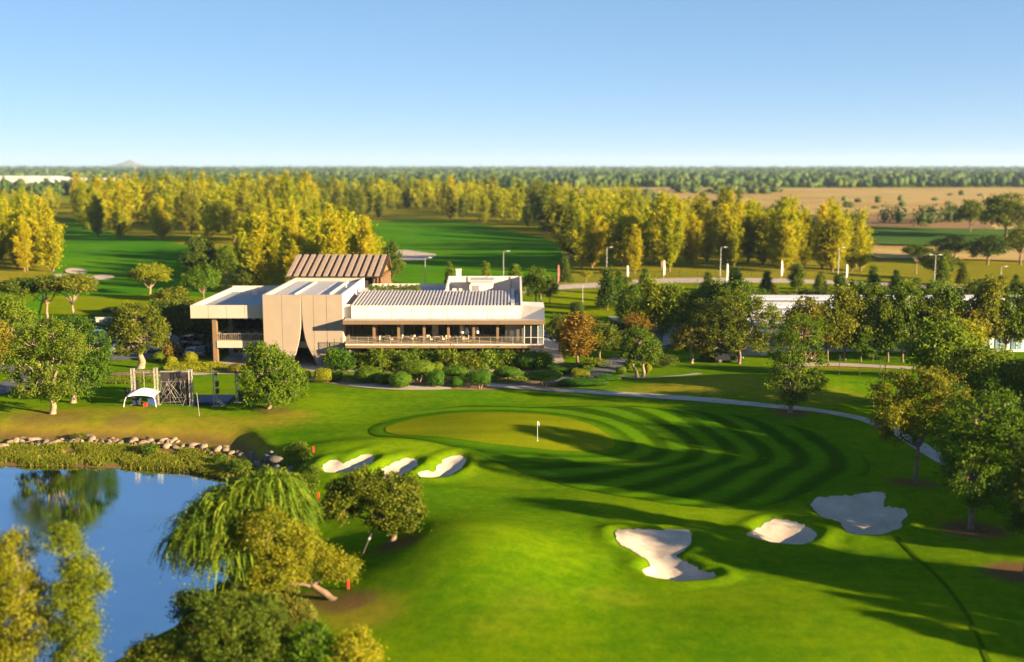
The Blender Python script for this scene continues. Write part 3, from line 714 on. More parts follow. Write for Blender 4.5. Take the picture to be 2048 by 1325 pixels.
hero('broadleaf_tree', 'rounded golden-green tree with a thick pale trunk beside the car park', 281, 737, [(275, 635, 34, 26, 0), (300, 650, 30, 30, .4), (250, 665, 26, 26, .2), (290, 680, 36, 26, -.4), (265, 695, 28, 20, 0), (318, 672, 16, 20, .3)], 'olive', 'bark_pale', 0.62, 32, 0.26, 0.30, 200, 60, 209)
hero('broadleaf_tree', 'low spreading yellow-green tree leaning over the pond beside the weeping willow', 668, 1198, [(545, 1065, 52, 46, 0), (500, 1105, 36, 40, .8), (590, 1095, 45, 40, .3), (560, 1130, 52, 34, -.5), (630, 1125, 42, 30, .2), (680, 1135, 36, 24, 0), (530, 1150, 36, 24, -.8)], 'lime', 'bark', 0.30, 30, 0.13, 0.25, 300, 120, 210, lean=(-1.6, 0.2), droop=-.7)
# foreground, out of focus
x_, y_ = G(60, 1440, -1.4)
for (bx_, lob, lab, sd) in ((55, [(60, 1145, 42, 42, 0), (45, 1195, 45, 42, .3), (75, 1225, 48, 46, -.3), (40, 1270, 50, 42, .2), (85, 1300, 55, 50, 0), (50, 1350, 55, 50, 0)], 'upright yellow-green tree in the bottom left corner, left of the two', 211),
                            (150, [(145, 1125, 34, 36, 0), (165, 1185, 40, 40, .2), (150, 1240, 48, 46, -.2), (185, 1215, 34, 40, .3), (160, 1300, 52, 50, 0), (150, 1360, 50, 50, 0)], 'upright yellow-green tree at the bottom left, nearest the open water', 212),
                            (-25, [(-10, 1190, 36, 50, 0), (-20, 1250, 40, 50, 0), (-10, 1320, 45, 50, 0)], 'yellow-green tree cut by the left edge of the picture at the bottom', 213)):
    xx, yy = G(bx_, 1440, -1.4)
    hero('broadleaf_tree', lab, bx_, 1440, [(a_ + (-6 if bx_ < 100 else 8), b_, c_ * .72, d_ * .82, e_) for a_, b_, c_, d_, e_ in lob], 'lime' if sd != 213 else 'bright', 'bark_pale', 0.2, 60, 0.13, 0.27, 210, 90, sd, base=(xx, yy, gz(xx, yy)))
hero('shrub', 'dark rounded shrub at the bottom edge below the willow', 480, 1345, [(470, 1235, 50, 42, 0), (520, 1245, 52, 48, .4), (440, 1280, 48, 44, -.3), (530, 1300, 56, 44, 0), (470, 1310, 50, 40, -.5)], 'olive', 'bark', 0.12, 20, 0.16, 0.24, 230, 70, 214, cat='shrub')
hero('shrub', 'low yellow-leaved shrub at the bottom edge nearest the grassy mound', 700, 1350, [(710, 1295, 34, 30, 0), (730, 1320, 28, 26, .3), (680, 1325, 34, 28, -.3)], 'yellow', 'bark', 0.08, 12, 0.15, 0.2, 110, 60, 215, cat='shrub')
hero('shrub', 'low green shrub between the dark bush and the yellow shrub at the bottom', 625, 1350, [(625, 1280, 32, 30, 0), (600, 1310, 32, 28, .3), (650, 1315, 30, 28, -.3)], 'bright', 'bark', 0.08, 12, 0.15, 0.2, 110, 60, 216, cat='shrub')
hero('shrub', 'dark shrub at the foot of the willow on the water edge', 395, 1255, [(395, 1205, 34, 22, 0), (375, 1225, 28, 20, .3), (425, 1225, 32, 24, -.3)], 'dark', 'bark', 0.08, 12, 0.16, 0.22, 110, 60, 217, cat='shrub')
hero('shrub', 'ragged low shrub by the drift wood at the bottom of the pond', 330, 1345, [(330, 1300, 36, 22, 0), (290, 1315, 34, 20, .3), (370, 1305, 34, 26, -.3)], 'olive', 'bark', 0.08, 12, 0.16, 0.22, 110, 60, 218, cat='shrub')

# --- weeping willow: arching strands
def willow():
    bx, by = 475, 1190
    x, y, z = GT(bx, by); s = ppm(x, y, z); rng = np.random.default_rng(5)
    t = thing('weeping_willow', 'fresh green weeping willow with long hanging strands at the pond edge', 'tree', (x, y, z))
    V, T, nq = [], [], 0
    dom = [(548, 985, 34, 34, 1.0), (505, 1000, 40, 34, .6), (590, 1035, 26, 40, .6), (425, 1060, 45, 36, .2), (470, 1030, 75, 55, .8), (455, 1060, 90, 60, 0), (540, 1010, 60, 50, 1.2), (400, 1100, 50, 50, -.4), (480, 1110, 80, 50, -1.2), (530, 1050, 60, 50, 0.8), (560, 1070, 40, 60, .6)]
    for (px_, py_, rx, rz_, dy) in dom:
        cx, cz, ax, az = (px_ - bx) / s, (by - py_) / s, rx / s, rz_ / s
        for i in range(470):
            a = rng.uniform(0, 6.283); e = rng.uniform(0.0, 1.0) ** .6
            ex, ey = math.cos(a) * e, math.sin(a) * e
            p_ = np.array([cx + ex * ax, dy + ey * ax * .85, cz + math.sqrt(max(0, 1 - e * e)) * az])
            out = np.array([ex, ey, 0.0]); ln = rng.uniform(.8, 2.3); w_ = rng.uniform(.035, .065); seg = 7
            d = out * .7 + np.array([0, 0, .75]) + rng.normal(size=3) * .32; tt = rng.uniform(0, 1)
            side = np.cross(d, [0, 0, 1.0]) + rng.normal(size=3) * .4; side /= np.linalg.norm(side)
            pr = p_
            for k in range(seg):
                d = d + np.array([0, 0, -.42]); q = pr + d / np.linalg.norm(d) * ln / seg
                if q[2] < 0.15: break
                ww = w_ * (1 - .55 * k / seg)
                V += [pr - side * ww, pr + side * ww, q + side * ww * .9, q - side * ww * .9]; T += [tt] * 4; nq += 1; pr = q
                # leaflets along the strand
                for _ in range(2):
                    ld = d / np.linalg.norm(d) * .6 + rng.normal(size=3) * .5; ld /= np.linalg.norm(ld); b = np.cross(ld, rng.normal(size=3)); b /= np.linalg.norm(b)
                    o = pr + rng.normal(size=3) * .03; L_ = rng.uniform(.13, .26)
                    V += [o, o + ld * L_ * .5 + b * .022, o + ld * L_, o + ld * L_ * .5 - b * .022]; T += [min(1, max(0, tt + rng.normal() * .2))] * 4; nq += 1
    new_obj('crown', mesh_np('crown_willow', np.array(V), np.arange(4 * nq).reshape(-1, 4), LM['willow'], False, {'tint': T}), t)
    lob = [((px_ - bx) / s, dy, (by - py_) / s, rx / s, rx / s, rz_ / s) for px_, py_, rx, rz_, dy in dom]
    inn, _c = crown_mesh('inner_crown', [(a_, b_, c_ - .25, d_ * .9, e_ * .8, f_ * .9) for a_, b_, c_, d_, e_, f_ in lob], 300, 60, .24, .34, LM['willow'], 77, .2); new_obj('inner_foliage', inn, t)
    new_obj('trunk', trunk_mesh('trunk_willow', lob, .3, 1.6, M['bark'], 3, stems=2), t)
willow()

# --- trees of middle size placed from the library
MID = [
 # key, base x, base y, top, width, leaf, label
 ('vase0', 301, 592, 527, 80, 'yellow', 'vase-shaped yellow tree alone on the left far fairway'),
 ('round0', 453, 572, 490, 50, 'mid', 'ball-crowned tree on a bare stem left behind the clubhouse'),
 ('round1', 408, 610, 528, 64, 'bright', 'bushy yellow-green tree just left of the flat clubhouse roof'),
 ('round2', 350, 655, 572, 86, 'olive', 'broad tree whose crown meets the left corner of the roof'),
 ('tall0', 402, 560, 474, 62, 'dark', 'dark tree at the edge of the bright grove behind the left roof'),
 ('round3', 492, 588, 535, 56, 'dark', 'low dark tree between the bright grove and the box roof'),
 ('umbrella0', 146, 642, 549, 112, 'olive', 'flat-topped umbrella tree with a pale trunk by the entrance road, right one'),
 ('umbrella1', 96, 640, 553, 100, 'dark', 'flat-topped umbrella tree with a crooked trunk by the entrance road, middle one'),
 ('umbrella0', 40, 640, 556, 100, 'olive', 'flat-topped umbrella tree by the entrance road, left one'),
 ('round1', 25, 690, 590, 84, 'bright', 'full green tree at the left edge above the lawn'),
 ('tall1', 6, 738, 632, 58, 'gold', 'brownish slender tree on a thin white stem at the left edge'),
 ('round2', 140, 720, 640, 80, 'bright', 'bright tree top rising behind the dark pair above the pond'),
 ('tall2', 52, 722, 652, 40, 'bright', 'small yellow-green tree behind the dark pair, at their left'),
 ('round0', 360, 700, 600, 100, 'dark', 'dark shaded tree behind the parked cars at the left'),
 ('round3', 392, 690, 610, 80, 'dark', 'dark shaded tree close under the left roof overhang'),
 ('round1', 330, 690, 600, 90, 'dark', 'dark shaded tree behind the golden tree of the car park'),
 ('tall0', 1155, 727, 624, 84, 'orange', 'rust-orange tree with a straight stem right of the clubhouse'),
 ('round0', 1265, 700, 626, 64, 'orange', 'rust-orange tree top above the leaning-trunk tree'),
 ('round1', 1232, 700, 640, 62, 'dark', 'dark tree between the two rust-orange trees'),
 ('round2', 1200, 722, 640, 76, 'dark', 'dark tree shading the bend of the service drive'),
 ('round3', 1118, 705, 628, 60, 'dark', 'dark tree touching the right end of the clubhouse'),
 ('round2', 1372, 690, 580, 80, 'bright', 'bright tree standing between the two round-headed trees and the lawn'),
 ('tall2', 1335, 690, 565, 62, 'bright', 'tall bright tree behind the leaning-trunk tree'),
 ('tall0', 1302, 690, 556, 62, 'yellow', 'tall yellow-lit tree left of the tall bright one'),
 ('round0', 1262, 668, 566, 66, 'mid', 'mid-green tree standing at the top of the hillside path'),
 ('round1', 1345, 650, 582, 80, 'yellow', 'yellow-lit round tree by the roadside lawn'),
 ('cone0', 1215, 622, 536, 46, 'dark', 'dark tree on the lawn between the road and hillside path'),
 ('cone1', 1237, 618, 540, 34, 'mid', 'narrow tree close behind the dark lawn tree'),
 ('cone0', 1130, 570, 516, 30, 'dark', 'dark conical tree near the red banners'),
 ('vase0', 1172, 566, 541, 24, 'yellow', 'tiny yellow tree beside the access road'),
 ('round2', 1072, 612, 532, 52, 'mid', 'green tree against the right back corner of the clubhouse'),
 ('round3', 1100, 608, 552, 36, 'olive', 'olive tree right of the red banner by the clubhouse'),
 ('cone1', 900, 592, 524, 26, 'mid', 'small conical tree left of the small white chimney'),
 ('cone0', 973, 590, 527, 30, 'bright', 'small conical tree behind the right roof enclosure'),
 ('cone1', 1030, 590, 530, 44, 'bright', 'bushy small tree behind the right roof corner'),
 ('round0', 783, 590, 482, 50, 'dark', 'dark brown-crowned tree at the right end of the ribbed brown roof'),
 ('tall1', 1462, 700, 560, 100, 'mid', 'tall tree left of the biggest tree by the white building'),
 ('round3', 1420, 690, 560, 90, 'olive', 'olive tree left behind the biggest tree'),
]
for i, (k, bx, by, top, wd, lm, lab) in enumerate(MID): tree_px(k, bx, by, top, wd, lm, lab)
hero('broadleaf_tree', 'round-headed tree on a crossed leaning pale trunk beside the drive', 1280, 755, [(1275, 685, 30, 24, 0), (1258, 705, 20, 22, .2), (1300, 700, 18, 24, 0), (1285, 715, 26, 18, -.4)], 'mid', 'bark_pale', 0.42, 30, 0.24, 0.25, 150, 56, 221, stems=2, lean=(-.5, 0))
hero('broadleaf_tree', 'round golden tree on a short pale trunk left of the biggest tree', 1383, 727, [(1388, 672, 26, 26, 0), (1365, 685, 22, 24, .3), (1400, 690, 18, 20, -.2)], 'gold', 'bark_pale', 0.32, 22, 0.22, 0.24, 150, 56, 222)
hero('broadleaf_tree', 'biggest tree in front of the white building, drooping dark crown', 1478, 728, [(1470, 620, 50, 36, 0), (1430, 640, 42, 36, .4), (1510, 635, 40, 36, 0), (1445, 680, 40, 34, -.3), (1495, 685, 44, 34, .3), (1535, 670, 28, 34, 0), (1420, 690, 28, 26, .3)], 'olive', 'bark', 0.3, 30, 0.28, 0.34, 240, 60, 223)
# row in front of the long white building
ROW = [(1610, 722, 590, 78, 'gold', 'round2'), (1655, 724, 598, 60, 'olive', 'round1'), (1690, 722, 575, 70, 'olive', 'tall0'), (1722, 724, 640, 44, 'bright', 'tall2'), (1745, 722, 570, 76, 'mid', 'round3'), (1775, 724, 600, 60, 'bright', 'tall1'), (1805, 724, 560, 76, 'mid', 'round0'), (1850, 724, 585, 80, 'olive', 'round2'), (1890, 724, 570, 70, 'mid', 'tall0'), (1925, 724, 600, 80, 'gold', 'round1'), (1968, 724, 550, 62, 'olive', 'tall2'), (2010, 724, 585, 80, 'mid', 'round3'), (2060, 724, 570, 80, 'olive', 'round0')]
ORD = ['leftmost', 'second', 'third', 'fourth', 'fifth', 'sixth', 'seventh', 'eighth', 'ninth', 'tenth', 'eleventh', 'twelfth', 'thirteenth', 'fourteenth', 'fifteenth', 'sixteenth', 'seventeenth', 'eighteenth']
LOOK = {'gold': 'brownish', 'olive': 'olive', 'bright': 'bright green', 'mid': 'green', 'dark': 'dark green', 'yellow': 'yellow'}
for i, (bx, by, top, wd, lm, k) in enumerate(ROW):
    tree_px(k, bx, by, top, wd * 1.1, lm, LOOK[lm] + ' tree, ' + ORD[i] + ' from the left in the row before the long white building', group='tree row before the white building')
for bx, by, top, wd, lm, k, lab in ((1880, 815, 640, 150, 'bright', 'round1', 'big sunlit tree right of the dirt road behind the fork-trunked tree'), (1950, 850, 690, 150, 'mid', 'round0', 'big green tree behind the tall twin-stemmed tree'), (2030, 880, 710, 140, 'mid', 'round2', 'big green tree at the right edge above the path'), (1925, 770, 640, 110, 'yellow', 'round3', 'hazy yellow-green tree behind the big sunlit tree'), (2075, 1000, 790, 150, 'dark', 'round3', 'dark tree at the right edge beyond the cart path'), (1985, 830, 690, 90, 'bright', 'round2', 'bright round tree top between the two big green trees')):
    tree_px(k, bx, by, top, wd, lm, lab)
ROAD = [(1470, 577), (1532, 580), (1548, 604), (1592, 582), (1640, 590), (1640, 575), (1680, 590), (1745, 585), (1790, 588), (1832, 590), (1885, 566), (1925, 566), (1960, 590), (2000, 600), (2030, 590), (1415, 590), (1250, 600), (1290, 588)]
for i, (bx, by) in enumerate(sorted(ROAD)):
    h_ = rnd.uniform(36, 62); tree_px('cone%d' % (i % 2) if i % 3 else 'tall%d' % (i % 2), bx, by + 6, by + 6 - h_, h_ * rnd.uniform(.5, .72), rnd.choice(['dark', 'mid', 'olive']), 'small young tree on the lawn along the access road, ' + ORD[i] + ' from the left', group='young trees along the access road')
for bx, by, top, wd, lm, k, lab in ((1832, 548, 490, 60, 'dark', 'umbrella0', 'dark umbrella tree before the pale field strip at the right'), (1940, 470, 400, 60, 'olive', 'round1', 'hazy tree on the field edge at the far right'), (2010, 480, 385, 90, 'olive', 'round2', 'hazy tall tree at the right edge on the far field'), (1910, 520, 470, 90, 'dark', 'round3', 'dark bushy tree right of the dark umbrella tree'), (1975, 530, 470, 80, 'dark', 'round0', 'dark bushy tree near the right edge by the road'), (2040, 530, 455, 80, 'olive', 'round1', 'olive tree at the right edge by the road'), (1880, 560, 500, 70, 'olive', 'round2', 'olive tree just left of the lamp post on the road')):
    tree_px(k, bx, by, top, wd, lm, lab)
for i, (bx, by, top, wd, lm, k) in enumerate(sorted([(1575, 650, 585, 60, 'olive', 'round0'), (1625, 645, 575, 60, 'mid', 'tall1'), (1665, 650, 570, 70, 'olive', 'round2'), (1712, 645, 560, 66, 'mid', 'round1'), (1760, 650, 572, 70, 'dark', 'tall0'), (1815, 645, 566, 66, 'olive', 'round3'), (1866, 650, 560, 70, 'mid', 'round0'), (1905, 648, 575, 60, 'dark', 'tall2'), (1950, 650, 560, 76, 'olive', 'round1'), (2000, 645, 570, 60, 'mid', 'round2'), (2045, 650, 560, 70, 'olive', 'tall1'), (1520, 640, 580, 60, 'mid', 'round3')])):
    tree_px(k, bx, by, top, wd, lm, LOOK[lm] + ' tree, ' + ORD[i] + ' from the left in the line rising behind the long white building', group='trees behind the long white building')
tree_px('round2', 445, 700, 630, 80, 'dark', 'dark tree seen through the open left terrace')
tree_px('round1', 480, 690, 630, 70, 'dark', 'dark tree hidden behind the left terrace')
# trees outside the frame on the right: the shadows on the hole are theirs
BELT = [(72.5, 46, 7, 't'), (75.0, 49, 8, 't'), (79.5, 60, 13, 't'), (82.5, 62, 15, 't'), (84.5, 56, 11, 't'), (93.5, 66, 12, 't'), (99.5, 58, 14, 't'), (101, 72, 15, 't'), (104.5, 58, 13, 'r'), (108.5, 62, 12, 'r'), (111.5, 70, 12, 't'), (115, 60, 13, 'r'), (119, 68, 15, 'r'), (124, 62, 13, 't'), (129, 66, 13, 'r'), (106, 86, 15, 'r')]
for i, (X, Y, h_, k) in enumerate([(X_, (s_ - .44 * X_) / .9, h_, ('tall%d' if k_ == 't' else 'round%d') % (j_ % 3)) for j_, (s_, X_, h_, k_) in enumerate(BELT)]):
    plant(k, 'broadleaf_tree', 'tree of the belt just outside the right edge of the picture', 'tree', (X, Y, gz(X, Y)), h_, h_ / 8 * rnd.uniform(.75, 1.0), rnd.choice(['mid', 'dark', 'olive']), None, 'tree belt beyond the right edge')

# ------------------------------------------------------------------ casuarina groves
def casuarina_mesh(seed, H=20.0, wide=1.0, nl=6, nb=26, per=46):
    """several steep leaders, each a pointed feathery plume"""
    rng = np.random.default_rng(seed); mb = MB(); q = random.Random(seed); Cs, Ax, T = [], [], []
    mb.tube([(0, 0, -.2), (.1, .05, H * .25), (.0, .1, H * .5)], [.26, .2, .1], 7, cap=False)
    for l in range(nl):
        az = 6.283 * l / nl + q.uniform(-.5, .5); R = 0 if l == 0 else wide * q.uniform(.9, 2.3); top = H * (1.0 if l == 0 else q.uniform(.58, .93)); z0 = H * (q.uniform(.03, .15) if l else .25)
        b0 = np.array([.15 * math.cos(az), .15 * math.sin(az), z0]); b1 = np.array([R * math.cos(az), R * math.sin(az), z0 + (top - z0) * .45]); b2 = np.array([R * 1.12 * math.cos(az), R * 1.12 * math.sin(az), top])
        def pos(t): return (1 - t) ** 2 * b0 + 2 * t * (1 - t) * b1 + t * t * b2
        mb.tube([pos(i / 5 * .96) for i in range(6)], [.12 * (1 - .85 * i / 5) + .015 for i in range(6)], 5, cap=False); lt = q.random()
        for b in range(nb):
            t = .04 + .96 * (b + q.random()) / nb; p0 = pos(t); L = wide * (.35 + 2.1 * (1 - t) ** .75 * min(1, .35 + t * 2.2)) * q.uniform(.65, 1.3)
            a2 = q.uniform(0, 6.283); up = math.radians(q.uniform(26, 62)); d = np.array([math.cos(a2) * math.cos(up), math.sin(a2) * math.cos(up), math.sin(up)])
            s = rng.uniform(.05, 1.1, per); sp = .16 + .34 * s
            Cs.append(p0 + d * (s * L)[:, None] + rng.normal(size=(per, 3)) * sp[:, None]); Ax.append(d + rng.normal(size=(per, 3)) * .38 + np.array([0, 0, .3])); T.append(np.full(per, lt * .45 + q.random() * .3) + rng.uniform(0, .3, per))
    C = np.concatenate(Cs); A = np.concatenate(Ax); A /= np.linalg.norm(A, axis=1, keepdims=True)
    Nn = np.cross(A, rng.normal(size=A.shape))
    V, Fc, t = leaf_quads(C, Nn, .80, rng, .26, A, np.concatenate(T))
    return mb.mesh('trunk_casuarina%d' % seed, M['bark'], smooth=True), mesh_np('crown_casuarina%d' % seed, V, Fc, LM['casu'], False, {'tint': t})
CAS = [casuarina_mesh(300 + k, 20.0, w_) for k, w_ in enumerate((1.15, .95, 1.3, 1.05, 1.2, .9))]

def casuarina(loc, h, wf, dark, label, group):
    tm, cm = CAS[rnd.randrange(len(CAS))]; s = h / 20.0
    t = thing('casuarina_tree', label, 'tree', loc, rnd.uniform(0, 6.28), group, (s * wf, s * wf, s))
    new_obj('trunk', tm, t); c = new_obj('crown', cm, t)
    if dark: c.material_slots[0].link = 'OBJECT'; c.material_slots[0].material = LM['casu_dark']

def grove(poly_px, n, h, label, group, dark=0.2, mind=4.5, wf=1.0, front=1.0):
    poly = np.array([G(a, b, 0) for a, b in poly_px]); lo, hi = poly.min(0), poly.max(0); pts = []
    q = random.Random(hash(label) % 1000 if False else len(label) * 7 + n); tries = 0
    while len(pts) < n and tries < 60000:
        tries += 1
        u = q.random() ** front
        x, y = q.uniform(lo[0], hi[0]), lo[1] + (hi[1] - lo[1]) * u
        if poly_sd(poly, np.array([x]), np.array([y]))[0] < 0: continue
        md = mind * (0.75 + 0.6 * u)
        if any((x - a) ** 2 + (y - b) ** 2 < md * md for a, b in pts): continue
        pts.append((x, y))
    for x, y in pts: casuarina((x, y, gz(x, y) - .1), h * q.uniform(.62, 1.15), wf * q.uniform(.8, 1.35), q.random() < dark, label, group)
    return len(pts)
n_ = []
n_.append(grove([(-120, 552), (60, 553), (112, 545), (118, 530), (60, 505), (-160, 500)], 34, 19, 'golden casuarina in the grove at the left edge beside the far fairway', 'casuarinas at the left edge', .08, 4.4, 1.25))
n_.append(grove([(165, 470), (240, 480), (380, 494), (480, 505), (620, 470), (650, 430), (480, 405), (300, 402), (150, 425)], 80, 23, 'tall casuarina in the wood behind the left far fairway', 'casuarinas behind the left far fairway', .2, 5.5, 1.35, 2.0))
n_.append(grove([(470, 575), (540, 592), (650, 596), (742, 585), (758, 560), (700, 515), (620, 500), (500, 515)], 48, 17, 'bright yellow casuarina in the dense grove behind the ribbed brown roof', 'casuarinas behind the clubhouse', .03, 3.8, 1.25))
n_.append(grove([(600, 452), (700, 444), (790, 436), (900, 440), (1040, 460), (1112, 476), (1120, 440), (1000, 412), (800, 408), (610, 415)], 56, 20, 'casuarina in the dark wood beyond the middle far fairway', 'casuarinas beyond the middle far fairway', .75, 6.5, 1.5, 1.8))  # mostly dark leaves: this wood's shade is put into the leaf colour
n_.append(grove([(1112, 482), (1150, 545), (1250, 552), (1400, 552), (1560, 552), (1740, 545), (1735, 515), (1600, 490), (1420, 462), (1250, 438), (1110, 430)], 84, 18.5, 'golden casuarina in the grove along the right side of the access road', 'casuarinas along the access road', .12, 4.8, 1.3, 1.5))

# the trees standing deeper in those woods, past counting
def casuarina_fill():
    base = []
    for sd in range(4):
        tm, cm = casuarina_mesh(350 + sd, 20.0, 1.3, 5, 11, 9); n = len(cm.vertices); co = np.empty(n * 3, np.float32); cm.vertices.foreach_get('co', co); tt = np.empty(n, np.float32); cm.attributes['tint'].data.foreach_get('value', tt)
        co = co.reshape(-1, 4, 3); c = co.mean(1, keepdims=True); base.append((((co - c) * 2.1 + c).reshape(-1, 3), tt)); bpy.data.meshes.remove(cm); bpy.data.meshes.remove(tm)
    q = random.Random(21); vs, ts = [], []
    for poly_px, n, h in (([(165, 462), (380, 484), (480, 495), (620, 462), (660, 425), (480, 400), (300, 396), (150, 415)], 130, 21), ([(480, 565), (540, 585), (740, 575), (750, 555), (690, 515), (620, 505), (510, 515)], 36, 15), ([(600, 446), (790, 430), (900, 434), (1040, 454), (1112, 470), (1120, 435), (1000, 405), (800, 402), (610, 408)], 110, 19), ([(1118, 480), (1160, 535), (1400, 540), (1720, 534), (1700, 512), (1590, 490), (1420, 462), (1250, 438), (1110, 430)], 130, 17), ([(-120, 545), (100, 540), (60, 505), (-160, 500)], 24, 17), ([(0, 430), (150, 425), (170, 405), (0, 405)], 24, 14), ([(1100, 400), (1300, 410), (1250, 395), (1080, 392)], 40, 14)):
        poly = np.array([G(a, b, 0) for a, b in poly_px]); lo, hi = poly.min(0), poly.max(0); k = 0
        while k < n:
            x, y = q.uniform(lo[0], hi[0]), q.uniform(lo[1], hi[1])
            if poly_sd(poly, np.array([x]), np.array([y]))[0] < 0: continue
            k += 1; bv, bt = base[q.randrange(4)]; s = h * q.uniform(.6, 1.1) / 20; a = q.uniform(0, 6.283); c_, s_ = math.cos(a), math.sin(a); wf = s * q.uniform(1.1, 1.5)
            vs.append(np.column_stack([(bv[:, 0] * c_ - bv[:, 1] * s_) * wf + x, (bv[:, 0] * s_ + bv[:, 1] * c_) * wf + y, bv[:, 2] * s + gz(x, y) - .1])); ts.append(np.clip(bt + q.uniform(-.3, .2), 0, 1))
    V = np.concatenate(vs); tag(new_obj('casuarina_wood', mesh_np('casuarina_wood', V, np.arange(len(V)).reshape(-1, 4), LM['casu'], False, {'tint': np.concatenate(ts)})), 'inner trees of the casuarina woods, past counting', kind='stuff')
casuarina_fill()

# ------------------------------------------------------------------ far woodland: one mass of crowns
def blob(rng, sub):
    import bmesh
    bm = bmesh.new(); bmesh.ops.create_icosphere(bm, subdivisions=sub, radius=1.0)
    v = np.array([p_.co[:] for p_ in bm.verts]); f = np.array([[q.index for q in p_.verts] for p_ in bm.faces]); bm.free()
    return v, f
def woodland(name, pts, label):
    rng = np.random.default_rng(9); vs, fs, ts, n = [], [], [], 0
    QC, QN, QS, QT = [], [], [], []
    B2, B1 = blob(rng, 2), blob(rng, 1); B0 = (B1[0], B1[1][::2])
    for (x, y, h, r) in pts:
        bv, bf = (B2 if y < 500 else (B1 if y < 3000 else B0))
        d = 1 + .30 * rng.normal(size=len(bv)).clip(-1.6, 1.6)
        v = bv * d[:, None] * np.array([r, r, h * .52]) + np.array([x, y, h * .5 + gz(x, y)])
        tt = rng.random()
        if y < 1400:                       # leafy fringe on the nearer crowns
            nq = 46 if y > 800 else 230
            d3 = rng.normal(size=(nq, 3)); d3 /= np.linalg.norm(d3, axis=1, keepdims=True)
            QC.append(d3 * np.array([r, r, h * .52]) * rng.uniform(.85 if nq == 46 else .5, 1.2, nq)[:, None] + np.array([x, y, h * .5 + gz(x, y)])); QN.append(d3 + rng.normal(size=(nq, 3)) * .6); QS.append(np.full(nq, r * (.5 if nq == 46 else .26))); QT.append(np.clip(tt + rng.normal(size=nq) * .25, 0, 1))
        if y < 800: v = (v - np.array([x, y, h * .5])) * np.array([.55, .55, .6]) + np.array([x, y, h * .42])
        vs.append(v); fs.append(bf + n); n += len(bv); ts.append(np.clip(tt + rng.normal(size=len(bv)) * .12, 0, 1))
    Va, Fa, Ta = np.concatenate(vs), np.concatenate(fs), np.concatenate(ts)
    if QC:
        V, Fc, t = leaf_quads(np.concatenate(QC), np.concatenate(QN), 1.0, rng, .7, None, np.concatenate(QT)); k = np.repeat(np.concatenate(QS), 4)[:, None]
        c = V.reshape(-1, 4, 3).mean(1).repeat(4, 0); V = c + (V - c) * k
        Fa = np.concatenate([Fa, len(Va) + np.concatenate([Fc[:, :3], Fc[:, [0, 2, 3]]])]); Va = np.concatenate([Va, V]); Ta = np.concatenate([Ta, t])
    me = mesh_np(name, Va, Fa, LM['far'], False, {'tint': Ta})
    return tag(new_obj(name, me), label, kind='stuff')
q = random.Random(4); pts = []
FIELD = np.array([G(a, b) for a, b in [(1080, 379), (1250, 376), (1600, 377), (2300, 375), (2350, 470), (2048, 520), (1760, 520), (1600, 470), (1420, 440), (1250, 415), (1100, 395)]])
fac = [G(a, b) for a, b in ((-60, 380), (220, 380))]
while len(pts) < 9000:
    py_ = 332.2 + 60 * q.random() ** 2.2; px_ = q.uniform(-350, 2400)
    x, y = G(px_, py_)
    if y > 13500: continue
    if poly_sd(FIELD, np.array([x]), np.array([y]))[0] > 0: continue
    if px_ < 260 and 361 < py_ < 384: continue
    if py_ > 378 and not (px_ < 1120): continue
    g = max(1.0, y / 1300)
    pts.append((x, y, q.uniform(7, 15) * (1 + .05 * g), q.uniform(3.2, 6.5) * min(g, 4.5) * 1.0))
woodland('distant_woodland', pts, 'dark mass of far woods reaching the hazy horizon')
# scrub on the dry field
pts = []
for (a, b, c, d, n) in ((1345, 1400, 378, 388, 14), (1395, 1440, 383, 392, 12), (1430, 1560, 379, 390, 40), (1440, 1580, 433, 452, 46), (1190, 1330, 402, 428, 40), (1560, 1960, 440, 462, 16), (1700, 2000, 392, 428, 10), (1620, 1760, 398, 425, 8), (1560, 1640, 500, 520, 10)):
    for _ in range(n):
        px_, py_ = q.uniform(a, b), q.uniform(c, d); x, y = G(px_, py_); pts.append((x, y, q.uniform(5, 10) if n > 12 else q.uniform(2, 5), q.uniform(3.5, 6) if n > 12 else 2.5))
woodland('field_scrub', pts, 'patches of green scrub and low trees on the dry field')
# blue hill on the horizon
hv, hf = [], []
hx0, hx1, n = -5250, -4450, 28
for i in range(n + 1):
    t = i / n; prof = math.exp(-((t - .55) / .17) ** 2) + .28 * math.exp(-((t - .3) / .1) ** 2) + .05 * math.sin(t * 37)
    zz = 85 * max(0, prof) * math.sin(math.pi * t) ** .5
    for j, (dy, k) in enumerate(((-500, 0), (-200, .55), (0, 1), (400, 0))): hv.append((hx0 + (hx1 - hx0) * t, 14000 + dy, zz * k - (2 if k == 0 else 0)))
for i in range(n):
    for j in range(3): a = i * 4 + j; hf.append((a, a + 4, a + 5, a + 1))
M['hill'] = mat('hill_scrub', (0.09, 0.10, 0.06), 0.95, 0.3, 0.002)
tag(new_obj('hill', mesh_np('hill', hv, hf, M['hill'], True)), kind='structure')
